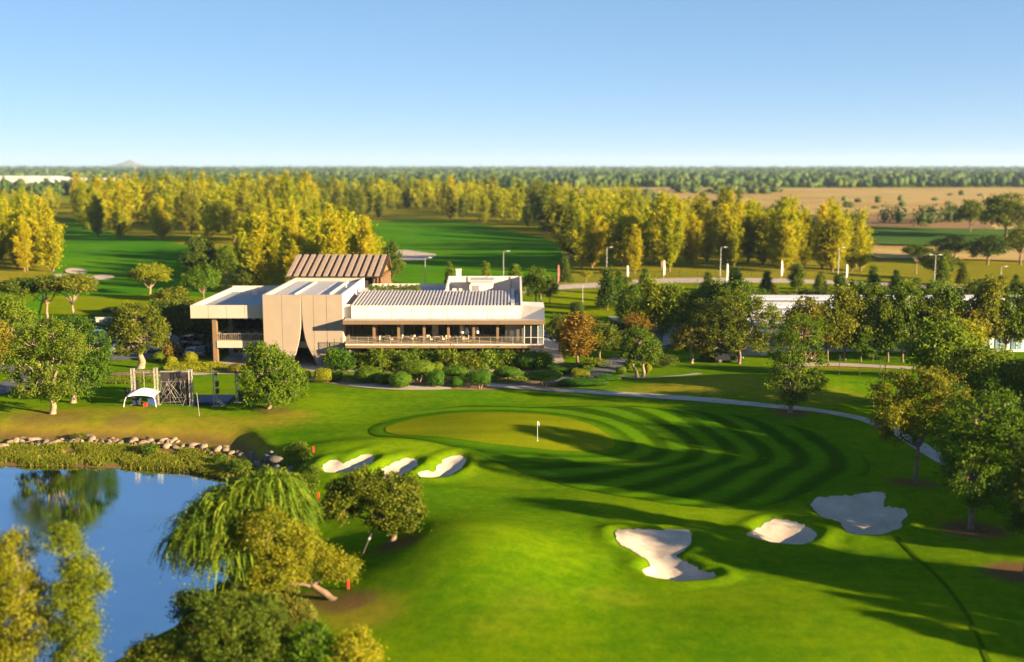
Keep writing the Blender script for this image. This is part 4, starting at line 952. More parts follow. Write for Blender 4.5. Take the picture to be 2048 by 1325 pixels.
# white factory sheds far left, masts
M['white_sheet'] = mat('white_sheet_metal', (0.50, 0.50, 0.50), 0.6, 0.08, 0.05)
M['grey_metal'] = mat('grey_metal', (0.30, 0.31, 0.33), 0.5, 0.12, 2.0, metal=0.5)
for lab, a, b, py_, hh in (('long white factory shed far left below the horizon', -90, 105, 377, 13), ('shorter white factory shed far left, right of the long one', 112, 212, 376, 10)):
    x0, y0 = G(a, py_); x1, _ = G(b, py_)
    t = world_thing('factory_shed', lab, 'building', ((x0 + x1) / 2, y0, 0)); mb = MB(); mb.box(x0, x1, y0, y0 + 60, -1, hh); mb.build('wall', M['white_sheet'], t)
    r = MB(); k = max(3, int((x1 - x0) / 28)); w_ = (x1 - x0) / k
    for i in range(k):
        r = MB(); r.prism([(x0 + i * w_, hh + .05), (x0 + (i + 1) * w_, hh + .05), (x0 + (i + .5) * w_, hh + 2.5)], 1, y0 - 1, y0 + 61); r.build('roof_bay', M['white_sheet'], t)
    for i in range(k): d = MB(); d.box(x0 + (i + .3) * w_, x0 + (i + .6) * w_, y0 - .3, y0 - .02, 0, 5); d.build('door', M['grey_metal'], t)
for lab, px_, top in (('thin mast left over the far white sheds', 97, 338), ('taller thin mast before the blue hill', 273, 322)):
    x, y = G(px_, 378); hh = (378 - top) / ppm(x, y); t = world_thing('mast', lab, 'mast', (x, y, 0))
    for sx, sy in ((-1, -1), (1, -1), (1, 1), (-1, 1)): mb = MB(); mb.tube([(x + sx * 1.6, y + sy * 1.6, 0), (x + sx * .3, y + sy * .3, hh)], [.14, .08], 5); mb.build('leg', M['grey_metal'], t)
    mb = MB()
    for i in range(10):
        z0, z1 = hh * i / 10, hh * (i + 1) / 10; r0, r1 = 1.6 - 1.3 * i / 10, 1.6 - 1.3 * (i + 1) / 10
        mb.tube([(x - r0, y - r0, z0), (x + r1, y - r1, z1)], .05, 4); mb.tube([(x + r0, y - r0, z0), (x - r1, y - r1, z1)], .05, 4)
    mb.build('lattice', M['grey_metal'], t)

# ------------------------------------------------------------------ clubhouse
M['cream'] = mat('cream_render', (0.38, 0.325, 0.27), 0.8, 0.06, 0.4, bump=0.05, stain=((0.33, 0.27, 0.20), 0.35, 0.35))
M['tan'] = mat('tan_cladding', (0.265, 0.215, 0.165), 0.75, 0.06, 0.5, bump=0.05, stain=((0.30, 0.22, 0.14), 0.3, 0.4))
M['white'] = mat('white_render', (0.56, 0.51, 0.46), 0.75, 0.05, 0.5, stain=((0.42, 0.36, 0.30), 0.4, 0.35))
M['fascia'] = mat('bronze_fascia', (0.17, 0.11, 0.062), 0.55, 0.1, 1.0)
M['wood'] = mat('timber', (0.24, 0.13, 0.06), 0.6, 0.25, 2.0)
M['deck'] = mat('terrace_tiles', (0.36, 0.27, 0.17), 0.7, 0.12, 1.0)
M['roof_grey'] = mat('roof_membrane', (0.36, 0.33, 0.32), 0.8, 0.1, 0.5, stain=((0.24, 0.22, 0.21), 0.4, 0.6))
M['roof_shaded'] = mat('roof_membrane_shaded', (0.22, 0.24, 0.27), 0.7, 0.08, 0.5, stain=((0.16, 0.17, 0.2), 0.4, 0.5))  # darker copy of the membrane, the deck's bluish shade put into its colour
M['zinc'] = mat('zinc_sheet', (0.45, 0.42, 0.40), 0.45, 0.08, 1.0, metal=0.3)
M['zinc_dark'] = mat('zinc_seam', (0.20, 0.19, 0.20), 0.5, 0.1, 1.0, metal=0.3)
M['brown_sheet'] = mat('brown_roof_sheet', (0.25, 0.19, 0.15), 0.6, 0.1, 1.0)
M['brown_dark'] = mat('brown_roof_valley', (0.03, 0.018, 0.012), 0.7, 0.15, 1.0)
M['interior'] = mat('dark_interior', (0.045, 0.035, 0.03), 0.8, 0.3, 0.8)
M['stone'] = mat('stone_cladding', (0.34, 0.29, 0.17), 0.85, 0.3, 2.5, bump=0.5, bscale=6)
M['dark_metal'] = mat('dark_metal', (0.05, 0.045, 0.04), 0.5, 0.2, 2.0, metal=0.4)
M['rail'] = mat('rail_steel', (0.42, 0.36, 0.28), 0.4, 0.1, 2.0, metal=0.4)
M['soffit'] = mat('soffit', (0.30, 0.21, 0.12), 0.7, 0.1, 1.0)
def glass_mat(name, tint, alpha=0.35):
    m = bpy.data.materials.new(name); t, N, L = nodes_of(m); b = N['Principled BSDF']; out = N['Material Output']
    n = noise(t, 0.6, 3, wpos(t)); L.new(ramp(t, n.outputs['Fac'], [(0.3, tuple(c * .7 for c in tint)), (0.7, tint)]).outputs[0], b.inputs['Base Color'])
    b.inputs['Roughness'].default_value = 0.03; b.inputs['IOR'].default_value = 1.5
    tr = N.new('ShaderNodeBsdfTransparent'); tr.inputs[0].default_value = (0.75, 0.8, 0.82, 1)
    mx = N.new('ShaderNodeMixShader'); mx.inputs[0].default_value = 1 - alpha; L.new(b.outputs[0], mx.inputs[1]); L.new(tr.outputs[0], mx.inputs[2]); L.new(mx.outputs[0], out.inputs['Surface']); return m
M['glass'] = glass_mat('window_glass', (0.02, 0.025, 0.03), 0.55)
M['clear'] = glass_mat('clear_glass', (0.35, 0.42, 0.45), 0.25)

YC, YL, YR = 163.0, 164.3, 160.6           # fronts: split wall, left wing fascia, balcony
ZG = 0.05
ZT = PZ(590, YC)                            # top of the split wall
club = world_thing('clubhouse', 'cream clubhouse with split curved wall, balcony and flat roofs', 'building', (-18, YC, ZG))
def part(name, m, parent=club, **k):
    return lambda mb: mb.build(name, M[m], parent)
def bx_(name, m, *a, parent=club):
    mb = MB(); mb.box(*a); return mb.build(name, M[m], parent)

# --- split wall: panels whose inner edges sweep apart towards the ground
def XC(px_): return PX(px_, YC, 5)
gapL = [(733, 580), (722, 584.5), (705, 590.5), (690, 595), (675, 598.3), (655, 601), (630, 602.3), (590, 602.8)]
gapR = [(733, 633), (722, 627.5), (705, 619.5), (690, 614), (675, 610), (655, 607), (630, 605.4), (590, 604.4)]
jl, jr = (0, 565), (628, 654)
for n_p, (pa, pb) in enumerate(((527, 565), (628, 654), (654, 686))):
    bx_('wall_panel', 'tan', XC(pa) + .025, XC(pb) - .025, YC, YC + .35, ZG, ZT)
def curved(outer, curve, nm):
    mb = MB(); poly = [(XC(outer), ZG)] + [(XC(a), max(ZG, PZ(b_, YC))) for b_, a in curve] + [(XC(outer), ZT)]
    mb.prism(poly, 1, YC, YC + .35); o = mb.build('wall_panel', M['tan'], club)
    ed = MB()                                # pale edge trim following the curve
    pts = [(XC(a), YC + .1, max(ZG, PZ(b_, YC))) for b_, a in curve]; ed.tube(pts, .09, 5); ed.build('edge_trim', M['cream'], o); return o
curved(565.3, gapL, 'l'); curved(627.7, gapR, 'r')
xl, xr = XC(527), XC(686); yb = 188.0
bx_('side_wall', 'cream', xl, xl + .35, YC + .352, yb, ZG, ZT - .01)
bx_('side_wall', 'white', xr - .35, xr, YC + .352, yb, ZG, ZT - .01)
bx_('rear_wall', 'cream', xl + .352, xr - .352, yb - .35, yb, ZG, ZT - .02)
rf = bx_('roof', 'roof_grey', xl + .352, xr - .352, YC + .352, yb - .352, ZT - .75, ZT - .55)
for k in range(3): bx_('roof_sheet', 'zinc', xl + 1.0 + k * 3.4, xl + 4.1 + k * 3.4, YC + 2 + .6 * k, yb - 2, ZT - .548, ZT - .50, parent=rf)
bx_('roof_upstand', 'zinc', xl + 4.2, xl + 4.35, YC + 3, yb - 3, ZT - .548, ZT - .15, parent=rf)
bx_('roof_upstand', 'zinc', xr - 2.4, xr - 2.25, YC + 3, yb - 3, ZT - .548, ZT - .05, parent=rf)
v = MB(); v.cyl((xr - 1.2, YC + 12), .12, ZT - .55, ZT + .7, 8); v.build('vent_pipe', M['white'], rf)
zs0, zs1 = PZ(695, YC + 2), PZ(683, YC + 2)
bx_('floor_slab', 'cream', xl + .4, xr - .4, YC + 1.6, YC + 20, zs0, zs1)
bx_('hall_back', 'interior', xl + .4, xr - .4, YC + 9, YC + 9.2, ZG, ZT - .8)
bx_('hall_window', 'glass', XC(588), XC(622), YC + 2.4, YC + 2.45, zs1, ZT - 1)
for a in (588, 600, 611, 622): bx_('window_mullion', 'dark_metal', XC(a) - .05, XC(a) + .05, YC + 2.3, YC + 2.5, zs1, ZT - 1)

# --- left wing: roof slab on a column over a terrace
def XL(px_): return PX(px_, YL, 7)
zf1, zf0 = PZ(611, YL), PZ(637, YL); x0, x1, yb2 = XL(381), xl - .01, 189.0
e_ = [381, 417, 453, 490, 527]
for a, b in zip(e_[:-1], e_[1:]):
    bx_('fascia_panel', 'cream', XL(a) + .025, (XL(b) if b != 527 else x1) - .025, YL, YL + .3, zf0, zf1)
bx_('roof_edge', 'cream', x0, x0 + .3, YL + .302, yb2, zf0, zf1 - .01)
bx_('roof_edge', 'white', x0 + .302, x1, yb2 - .3, yb2, zf0, zf1 + .25)
lr = bx_('flat_roof', 'roof_shaded', x0 + .302, x1, YL + .302, yb2 - .302, zf0 + .25, zf1 - .75)
bx_('soffit', 'soffit', x0 + .302, x1, YL + .302, yb2 - .302, zf0 + .05, zf0 + .2)
pr_ = MB()
for k in range(9): xx = x0 + 2 + k * (x1 - x0 - 4) / 8; pr_.cyl((xx, yb2 - 3), .04, zf1 - .75, zf1 + .35, 5)
pr_.tube([(x0 + 2, yb2 - 3, zf1 + .35), (x1 - 2, yb2 - 3, zf1 + .35)], .04, 5); pr_.build('roof_railing', M['rail'], lr)
for k in range(3): bx_('vent_box', 'white', x0 + 5 + k * 3.5, x0 + 5.8 + k * 3.5, yb2 - 6, yb2 - 5.2, zf1 - .748, zf1 + .1, parent=lr)
xc0, xc1 = XL(421.5), XL(430)
bx_('column', 'fascia', xc0, xc1, YL + .6, YL + 1.4, ZG, zf0 + .04)
bx_('column', 'fascia', xc0, xc1, YL + 10, YL + 10.8, ZG, zf0 + .04)
bx_('column', 'fascia', xc0, xc1, YL + 19, YL + 19.8, ZG, zf0 + .04)
zt0, zt1 = PZ(696, YL + .5), PZ(682, YL + .5)
bx_('terrace_slab', 'cream', xc1 + .002, x1, YL + .5, yb2 - 4, zt0, zt1)
bx_('terrace_floor', 'deck', xc1 + .05, x1, YL + .55, yb2 - 4.1, zt1 + .002, zt1 + .04)
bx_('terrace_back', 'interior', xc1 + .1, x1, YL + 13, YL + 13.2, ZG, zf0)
for k in range(6): bx_('terrace_window', 'glass', xc1 + .5 + k * 1.05, xc1 + 1.45 + k * 1.05, YL + 12.9, YL + 12.98, zt1 + .1, zf0 - .4)
bx_('lower_back', 'roof_shaded', xc1 + .1, x1, YL + 7.2, YL + 7.4, ZG, zt0)
for k in range(4): bx_('garage_window', 'glass', xc1 + .8 + k * 1.6, xc1 + 2.1 + k * 1.6, YL + 7.1, YL + 7.18, ZG + .6, zt0 - .6)
rl = MB()
for k in range(26): xx = xc1 + .1 + k * (x1 - xc1 - .2) / 25; rl.box(xx - .02, xx + .02, YL + .62, YL + .66, zt1 + .04, zt1 + 1.05)
for k in range(20): yy = YL + .7 + k * .6; rl.box(xc1 + .08, xc1 + .12, yy - .02, yy + .02, zt1 + .04, zt1 + 1.05)
rl.box(xc1, x1, YL + .60, YL + .68, zt1 + 1.05, zt1 + 1.11); rl.box(xc1 + .06, xc1 + .14, YL + .7, YL + 12.5, zt1 + 1.05, zt1 + 1.11); rl.build('railing', M['rail'], club)
for k in range(4):
    cu = MB(); xx = xc1 + 2.2 + k * 1.3
    cu.prism([(xx + .5 * math.sin(i * .9) * .2 + (0 if i < 6 else .55), zf0 - .1 - 1.4 * ((i if i < 6 else 11 - i) / 5)) for i in range(12)], 1, YL + 9.0, YL + 9.06); cu.build('curtain', M['cream'], club)

# --- right wing: balcony under a thin canopy, cream attic wall, standing-seam roof
def XR(px_, dy=0.0, z=5): return PX(px_, YR + dy, z)
zc1, zc0 = PZ(642, YR), PZ(649.5, YR)
xa, xb = XR(686), XR(1090)
bx_('canopy_fascia', 'fascia', xa, xb, YR, YR + .2, zc0, zc1)
cn = bx_('canopy', 'roof_grey', xa, xb, YR + .202, YR + 8, zc0 + .12, zc1 - .01)
bx_('canopy_end', 'fascia', xb - .2, xb + .002, YR + .202, YR + 8, zc0 + .02, zc1 + .002)
bx_('canopy_soffit', 'soffit', xa + .02, xb - .22, YR + .21, YR + 7.9, zc0 + .04, zc0 + .11)
YW = 163.2                                   # attic wall
zw1 = PZ(612, YW); js = [702, 735, 783, 823, 862, 895, 937, 975, 1010, 1043]
xw0 = PX(702, YW, 9)
for a, b in zip(js[:-1], js[1:]):
    bx_('attic_panel', 'white', PX(a, YW, 9) + .025, PX(b, YW, 9) - .025, YW, YW + .3, zc1, zw1)
bx_('attic_panel', 'white', xr + .002, xw0 - .01, YW + .6, YW + .9, zc1, zw1 + .1)
# right end upstand with a slanting foot
mb = MB(); xe0, xe1 = PX(1043, YW, 9) + .01, xb - .05
mb.hexa([(xe0, YW - .05, zc1), (xe1, YR + .5, zc1), (xe1, YR + 7.8, zc1), (xe0, YR + 7.8, zc1)], [(xe0, YW + .3, zw1 - .02), (xe1, YR + 1.8, zw1 - .12), (xe1, YR + 7.8, zw1 - .12), (xe0, YR + 7.8, zw1 - .02)]); mb.build('end_upstand', M['white'], club)
# standing seam roof rising to the back
yr0, yr1 = YW + .5, 176.0; zr0 = zw1 - .06; zr1 = PZ(583, yr1); xs0, xs1 = PX(701, yr0, 9) + .1, PX(1022, yr0, 9)
mb = MB(); mb.hexa([(xs0, yr0, zr0 - .25), (xs1, yr0, zr0 - .25), (xs1, yr1, zr1 - .25), (xs0, yr1, zr1 - .25)], [(xs0, yr0, zr0), (xs1, yr0, zr0), (xs1, yr1, zr1), (xs0, yr1, zr1)])
ss = mb.build('seam_roof', M['zinc_dark'], club)
nr = 46; wr = (xs1 - xs0) / nr
r0 = None
for i in range(nr):
    a = xs0 + i * wr + wr * .08; b = a + wr * .52
    if r0 is None:
        m_ = MB(); m_.hexa([(0, yr0 - .05, zr0 + .005), (b - a, yr0 - .05, zr0 + .005), (b - a, yr1, zr1 + .005), (0, yr1, zr1 + .005)], [(.04, yr0 - .05, zr0 + .16), (b - a - .04, yr0 - .05, zr0 + .16), (b - a - .04, yr1, zr1 + .16), (.04, yr1, zr1 + .16)])
        rme = m_.mesh('roof_rib', M['zinc'], (0, ORG[club.name][1], ORG[club.name][2])); r0 = 1
    o = new_obj('roof_rib', rme, ss); o.location.x = a - ORG[club.name][0]
xg0, xg1 = xs1 + .02, PX(1041, yr0, 9)
bx_('gutter_strip', 'zinc', xs1 + .02, xs1 + .5, yr0, yr1 + 8, zr0 - .3, zr0 + .35)
gs = bx_('gutter_roof', 'roof_shaded', xs1 + .55, xg1, yr0, 185.5, zr0 - .4, zr0 - .1)
for k in range(5): bx_('skylight', 'white', xs1 + .75, xg1 - .25, yr0 + 1.5 + k * 2.6, yr0 + 3.0 + k * 2.6, zr0 - .098, zr0 + .05, parent=gs)
# enclosure behind
yE = 186.0; zE = PZ(553, yE)
mb = MB(); mb.prism([(yr0, zr0 - 1), (yE, zr0 - 1), (yE, zE), (yE - 8, zE - .1), (yr0, zw1 + .02)], 0, xg1 + .01, xg1 + .31); mb.build('enclosure_wall', M['white'], club)
xe_ = PX(897, yE, 10)
bx_('enclosure_wall', 'white', xe_, xg1 + .008, yE, yE + .3, zr0 - 1, zE)
mb = MB(); mb.prism([(176.4, zr1 - 1.5), (yE - .002, zr1 - 1.5), (yE - .002, zE - .02), (176.4, zE - 1.3)], 0, xe_, xe_ + .3); mb.build('enclosure_wall', M['white'], club)
for a in (937, 975, 1022): bx_('wall_fin', 'cream', PX(a, yE, 10) - .12, PX(a, yE, 10) + .12, yE - .16, yE - .002, zr0 - .4, zE - .05)
bx_('enclosure_floor', 'roof_grey', xe_ + .31, xg1, 176.2, yE - .01, zr0 - .4, zr0 - .2)
ac = bx_('plant_box', 'white', PX(942, 181, 9.5), PX(986, 181, 9.5), 180, 184, zr0 - .19, PZ(563, 181))
bx_('plant_lid', 'zinc', PX(940, 181, 9.5), PX(988, 181, 9.5), 179.8, 184.2, PZ(563, 181) + .002, PZ(559, 181), parent=ac)
bx_('plant_grille', 'grey_metal', PX(946, 180, 9.5), PX(958, 180, 9.5), 179.93, 179.99, zr0, PZ(570, 181), parent=ac)
for k, (a, w_) in enumerate(((905, 8), (918, 6))): bx_('condenser', 'white', PX(a, 179, 9.5), PX(a + w_, 179, 9.5), 178.5, 179.3, zr0 - .19, zr0 + .9)
ch = bx_('chimney', 'white', PX(912, 192, 11), PX(922, 192, 11), 192, 192.8, ZG, PZ(541, 192))
bx_('chimney_cap', 'white', PX(911.3, 192, 11), PX(922.7, 192, 11), 191.9, 192.9, PZ(541, 192) + .002, PZ(540, 192) + .12, parent=ch)
zP = PZ(568, 187.5)
bx_('rear_parapet', 'white', PX(745, 187.5, 9), xe_ - .01, 187.5, 187.8, zr1 - 1, zP)
bx_('rear_roof', 'roof_grey', xr + .01, xe_ - .01, 176.2, 187.4, zr1 - .9, zr1 - .7)
bx_('planter', 'cream', PX(738, 177.5, 9), PX(842, 177.5, 9), 177, 178.4, zr1 - .69, zr1 - .15)
bx_('rear_wall', 'cream', xr + .01, xg1, 188.4, 188.7, ZG, zr0 - .5)
# stair core behind with the ribbed brown roof
yV0, yV1 = 192.0, 200.0; zv0, zv1 = PZ(553, yV0), PZ(511, yV1)
xv0, xv1 = PX(573, yV0, 10.5), PX(764, yV0, 10.5)
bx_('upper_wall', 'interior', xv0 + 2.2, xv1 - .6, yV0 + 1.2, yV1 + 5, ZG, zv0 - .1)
bx_('timber_wall', 'wood', PX(742, yV0, 10), xv1 - .2, yV0 + .9, yV0 + 1.19, ZT - 1.5, zv0 - .12)
for a in (747, 754, 761): bx_('timber_post', 'fascia', PX(a, yV0, 10) - .08, PX(a, yV0, 10) + .08, yV0 + .7, yV0 + .89, ZT - 1.5, zv0 - .12)
mb = MB(); mb.hexa([(xv0, yV0, zv0 - .2), (xv1, yV0, zv0 - .2), (xv1 + .5, yV1, zv1 - .2), (xv0 + .5, yV1, zv1 - .2)], [(xv0, yV0, zv0), (xv1, yV0, zv0), (xv1 + .5, yV1, zv1), (xv0 + .5, yV1, zv1)])
br = mb.build('ribbed_roof', M['brown_dark'], club)
mb = MB(); mb.hexa([(xv0 + .5, yV1 + .01, zv1 - .2), (xv1 + .5, yV1 + .01, zv1 - .2), (xv1, yV1 + 8, zv0 - .2), (xv0, yV1 + 8, zv0 - .2)], [(xv0 + .5, yV1 + .01, zv1), (xv1 + .5, yV1 + .01, zv1), (xv1, yV1 + 8, zv0), (xv0, yV1 + 8, zv0)]); mb.build('rear_roof_slope', M['brown_sheet'], club)
nv = 13; wv = (xv1 - xv0) / nv
for i in range(nv):
    a = xv0 + i * wv; b = a + wv * .56
    mb = MB(); mb.hexa([(a, yV0 - .1, zv0 + .004), (b, yV0 - .1, zv0 + .004), (b + .5, yV1, zv1 + .004), (a + .5, yV1, zv1 + .004)], [(a, yV0 - .1, zv0 + .2), (b, yV0 - .1, zv0 + .2), (b + .5, yV1, zv1 + .2), (a + .5, yV1, zv1 + .2)]); mb.build('roof_panel', M['brown_sheet'], br)
mb = MB(); mb.prism([(yV0 + .3, zv0 - .25), (yV1 + 7.5, zv0 - .25), (yV1, zv1 - .25)], 0, xv1 - .9, xv1 - .6); mb.build('gable', M['wood'], club)
bx_('gable_wall', 'wood', xv1 - .59, xv1 + .1, yV0 + 1.3, yV1 + 5, ZG, zv0 - .3)
for k in range(7): bx_('gable_slat', 'fascia', xv1 + .11, xv1 + .22, yV0 + 1.5 + k * 1.6, yV0 + 1.9 + k * 1.6, ZG, zv0 - .3)

# balcony
zb1, zb0 = PZ(689.5, YR), PZ(697, YR); xb0, xb1 = XR(690), XR(1088)
bx_('balcony_edge', 'white', xb0, xb1, YR + .05, YR + .35, zb1 - .12, zb1 + .04)
bx_('balcony_fascia', 'fascia', xb0 + .02, xb1 - .02, YR + .1, YR + .34, zb0, zb1 - .122)
bx_('balcony_slab', 'soffit', xb0, xb1, YR + .352, YR + 9, zb0 + .1, zb1 - .05)
bx_('balcony_floor', 'deck', xb0 + .02, xb1 - .02, YR + .36, YR + 8.9, zb1 - .048, zb1 + .01)
YG = YR + 4.6                                # glazed wall
zg0, zg1 = zb1 + .012, zc0 + .038
def XG(px_): return PX(px_, YG, 5)
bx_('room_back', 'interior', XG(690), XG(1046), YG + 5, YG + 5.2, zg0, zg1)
bx_('room_floor', 'deck', XG(690), XG(1046), YG + 4.4, YG + 5, zg0, zg0 + .02)
bays = [(697, 706), (706, 721), (721, 746), (756, 770), (773, 795), (808, 828), (828, 846), (851, 864), (877, 896), (899, 907), (907, 918), (930, 942), (952, 965), (966, 981), (982, 994), (998, 1010)]
for a, b in bays: bx_('window_pane', 'glass', XG(a) + .06, XG(b) - .06, YG + .05, YG + .09, zg0 + .1, zg1 - .1)
for a in sorted(set(sum(([a, b] for a, b in bays), []))): bx_('window_mullion', 'dark_metal', XG(a) - .055, XG(a) + .055, YG, YG + .14, zg0, zg1)
mt = MB(); mt.box(XG(697), XG(1010), YG - .01, YG + .13, zg1 - .1, zg1 - .002); mt.build('window_head', M['dark_metal'], club)
mt = MB(); mt.box(XG(697), XG(1010), YG + .02, YG + .12, zg1 - 1.0, zg1 - .93); mt.build('window_transom', M['dark_metal'], club)
for a, b, m_ in ((747, 755.5, 'wood'), (795.7, 800, 'wood'), (801, 807.5, 'cream'), (846.6, 850.5, 'wood'), (864.6, 876.5, 'stone'), (918.7, 929.5, 'stone'), (942.6, 951.5, 'wood'), (994.6, 997.5, 'wood')):
    bx_('wall_pier', m_, XG(a), XG(b), YG - .08, YG + .3, zg0, zg1)
bx_('end_wall', 'tan', XG(1010.6), PX(1047, YR + 2.2, 5), YR + 2.2, YR + 2.5, zg0, zg1)
bx_('end_wall_return', 'tan', XG(1010.6), XG(1010.6) + .25, YR + 2.502, YG + .3, zg0, zg1)
for a in (746, 795.5, 847, 896, 947, 995):
    cl = bx_('balcony_column', 'fascia', XR(a) - .18, XR(a) + .18, YR + 1.1, YR + 1.45, zb1 + .012, zc0 + .038)
    bx_('column_base', 'fascia', XR(a) - .26, XR(a) + .26, YR + 1.02, YR + 1.53, zb1 + .014, zb1 + .22, parent=cl)
for k, a in enumerate((1049, 1062, 1076, 1087)): bx_('glass_post', 'white', XR(a) - .05, XR(a) + .05, YR + .5, YR + .62, zb1 + .042, zc0 + .038)
for a, b in ((1049, 1062), (1062, 1076), (1076, 1087)): bx_('glass_screen', 'glass' if b < 1080 else 'clear', XR(a) + .06, XR(b) - .06, YR + .54, YR + .57, zb1 + .05, zc0 + .02)
bx_('glass_rail', 'white', XR(1049) + .06, XR(1087) - .06, YR + .49, YR + .6, zb1 + .95, zb1 + 1.02)
bx_('glass_screen', 'clear', xb1 - .16, xb1 - .13, YR + .65, YR + 6, zb1 + .05, zc0 + .02)
rl = MB(); n = 150
for k in range(n + 1): xx = xb0 + .1 + k * (XR(1048) - xb0 - .1) / n; rl.box(xx - .012, xx + .012, YR + .2, YR + .225, zb1 + .04, zb1 + 1.02)
for k in range(17): xx = xb0 + .1 + k * (XR(1048) - xb0 - .1) / 16; rl.box(xx - .03, xx + .03, YR + .18, YR + .245, zb1 + .04, zb1 + 1.05)
rl.box(xb0, XR(1048), YR + .17, YR + .25, zb1 + 1.05, zb1 + 1.1)
for k in range(12): yy = YR + .4 + k * .5; rl.box(xb0 + .02, xb0 + .05, yy, yy + .025, zb1 + .02, zb1 + 1.02)
rl.build('railing', M['rail'], club)
# ground floor below the balcony
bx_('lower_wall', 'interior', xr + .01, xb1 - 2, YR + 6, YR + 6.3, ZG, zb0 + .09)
for a, b in ((697, 716), (741, 763), (797, 816), (934, 961), (981, 1012), (1022, 1040)): bx_('lower_pier', 'tan', PX(a, YR + 3, 2), PX(b, YR + 3, 2), YR + 3, YR + 3.4, ZG, zb0 - .75)
for a in (700, 880, 1047): bx_('lower_column', 'cream', PX(a, YR + 1, 2) - .15, PX(a, YR + 1, 2) + .15, YR + 1, YR + 1.3, ZG, zb0 + .09)
# --- furniture on the terraces
M['cushion'] = mat('pale_cushion', (0.55, 0.48, 0.36), 0.9, 0.1, 3.0)
M['rattan'] = mat('dark_rattan', (0.10, 0.065, 0.04), 0.8, 0.3, 8.0)
def chair_proto(nm, label, m1, m2, loc, group):
    t = thing(nm, label, 'chair', loc, 0, group)
    def b(name, m, *a): mb = MB(); mb.box(*a); return mb.build(name, M[m], t, (0, 0, 0))
    b('seat', m1, -.28, .28, -.28, .28, .36, .46); b('backrest', m1, -.28, .28, .22, .30, .462, .92)
    for sx in (-1, 1):
        b('armrest', m2, sx * .30 - .03, sx * .30 + .03, -.26, .21, .58, .63)
        for sy in (-1, 1): b('leg', m2, sx * .25 - .025, sx * .25 + .025, sy * .24 - .025, sy * .24 + .025, 0, .359)
    return t
def table_proto(nm, label, m1, loc, r=.42, group=None):
    t = thing(nm, label, 'table', loc, 0, group)
    mb = MB(); mb.cyl((0, 0), r, .70, .745, 14); mb.build('table_top', M[m1], t, (0, 0, 0))
    mb = MB(); mb.cyl((0, 0), .04, .03, .699, 8); mb.build('pedestal', M['dark_metal'], t, (0, 0, 0))
    mb = MB(); mb.cyl((0, 0), .25, 0, .029, 10, .22); mb.build('foot', M['dark_metal'], t, (0, 0, 0)); return t
zfl = zb1 + .012
spots = [(752, 3.2), (758, 2.6), (776, 3.0), (782, 2.4), (801, 3.4), (822, 2.8), (833, 3.4), (856, 3.0), (862, 2.4), (884, 2.6), (890, 3.2), (902, 3.4), (920, 2.5), (934, 3.2)]
c0 = None
for i, (a, dy) in enumerate(spots):
    loc = (XR(a, dy), YR + dy, zfl); rz_ = rnd.uniform(0, 6.28)
    if c0 is None: c0 = chair_proto('lounge_chair', 'pale cushioned chair on the balcony of the clubhouse', 'cushion', 'rattan', loc, 'pale chairs on the balcony'); c0.rotation_euler.z = rz_
    else: copy_tree(c0, loc, rz_)
t0 = None
for a, dy in ((767, 2.8), (812, 2.9), (843, 2.8), (873, 2.8), (912, 2.9)):
    loc = (XR(a, dy), YR + dy, zfl)
    if t0 is None: t0 = table_proto('bistro_table', 'small round table among the pale chairs on the balcony', 'cushion', loc, .42, 'tables on the balcony')
    else: copy_tree(t0, loc, 0)
# folded white umbrellas
M['canvas'] = mat('white_canvas', (0.62, 0.58, 0.52), 0.9, 0.06, 2.0)
def umbrella(px_, dy, lab):
    x, y = XR(px_, dy), YR + dy; t = world_thing('parasol', lab, 'umbrella', (x, y, zfl))
    mb = MB(); mb.cyl((x, y), .03, zfl + .06, zfl + 2.3, 6); mb.build('pole', M['dark_metal'], t)
    mb = MB(); mb.tube([(x, y, zfl + 1.25), (x, y, zfl + 1.5), (x, y, zfl + 2.2), (x, y, zfl + 2.36)], [.26, .30, .14, .02], 10); mb.build('folded_canopy', M['canvas'], t)
    mb = MB(); mb.cyl((x, y), .28, zfl, zfl + .059, 10); mb.build('base', M['dark_metal'], t)
umbrella(924, 2.9, 'folded white parasol near the stone pier of the balcony'); umbrella(934, 1.9, 'folded white parasol nearest the balcony rail'); umbrella(955, 2.6, 'folded white parasol at the right of the balcony tables')
ztl = zt1 + .042; c1 = t1 = None
for i in range(5):
    for j in range(2):
        x, y = xc1 + 1.1 + i * 1.35, YL + 2.0 + j * 2.4
        if t1 is None: t1 = table_proto('dining_table', 'round table on the shaded left terrace of the clubhouse', 'cushion', (x, y, ztl), .4, 'tables on the left terrace')
        else: copy_tree(t1, (x, y, ztl), 0)
        for s in range(2):
            a = rnd.uniform(0, 3.14) + s * 3.14; loc = (x + .62 * math.cos(a), y + .62 * math.sin(a), ztl)
            if c1 is None: c1 = chair_proto('dining_chair', 'rattan chair on the shaded left terrace of the clubhouse', 'rattan', 'rattan', loc, 'chairs on the left terrace')
            else: copy_tree(c1, loc, a - 1.57)
c2 = None
for k in range(5):
    loc = (XL(474 + 6 * k), YL + 4 + (k % 2) * 1.2, ZG + .05)
    if c2 is None: c2 = chair_proto('plastic_chair', 'white chair under the left terrace on the ground floor', 'canvas', 'canvas', loc, 'white chairs under the left terrace')
    else: copy_tree(c2, loc, k * 1.1)

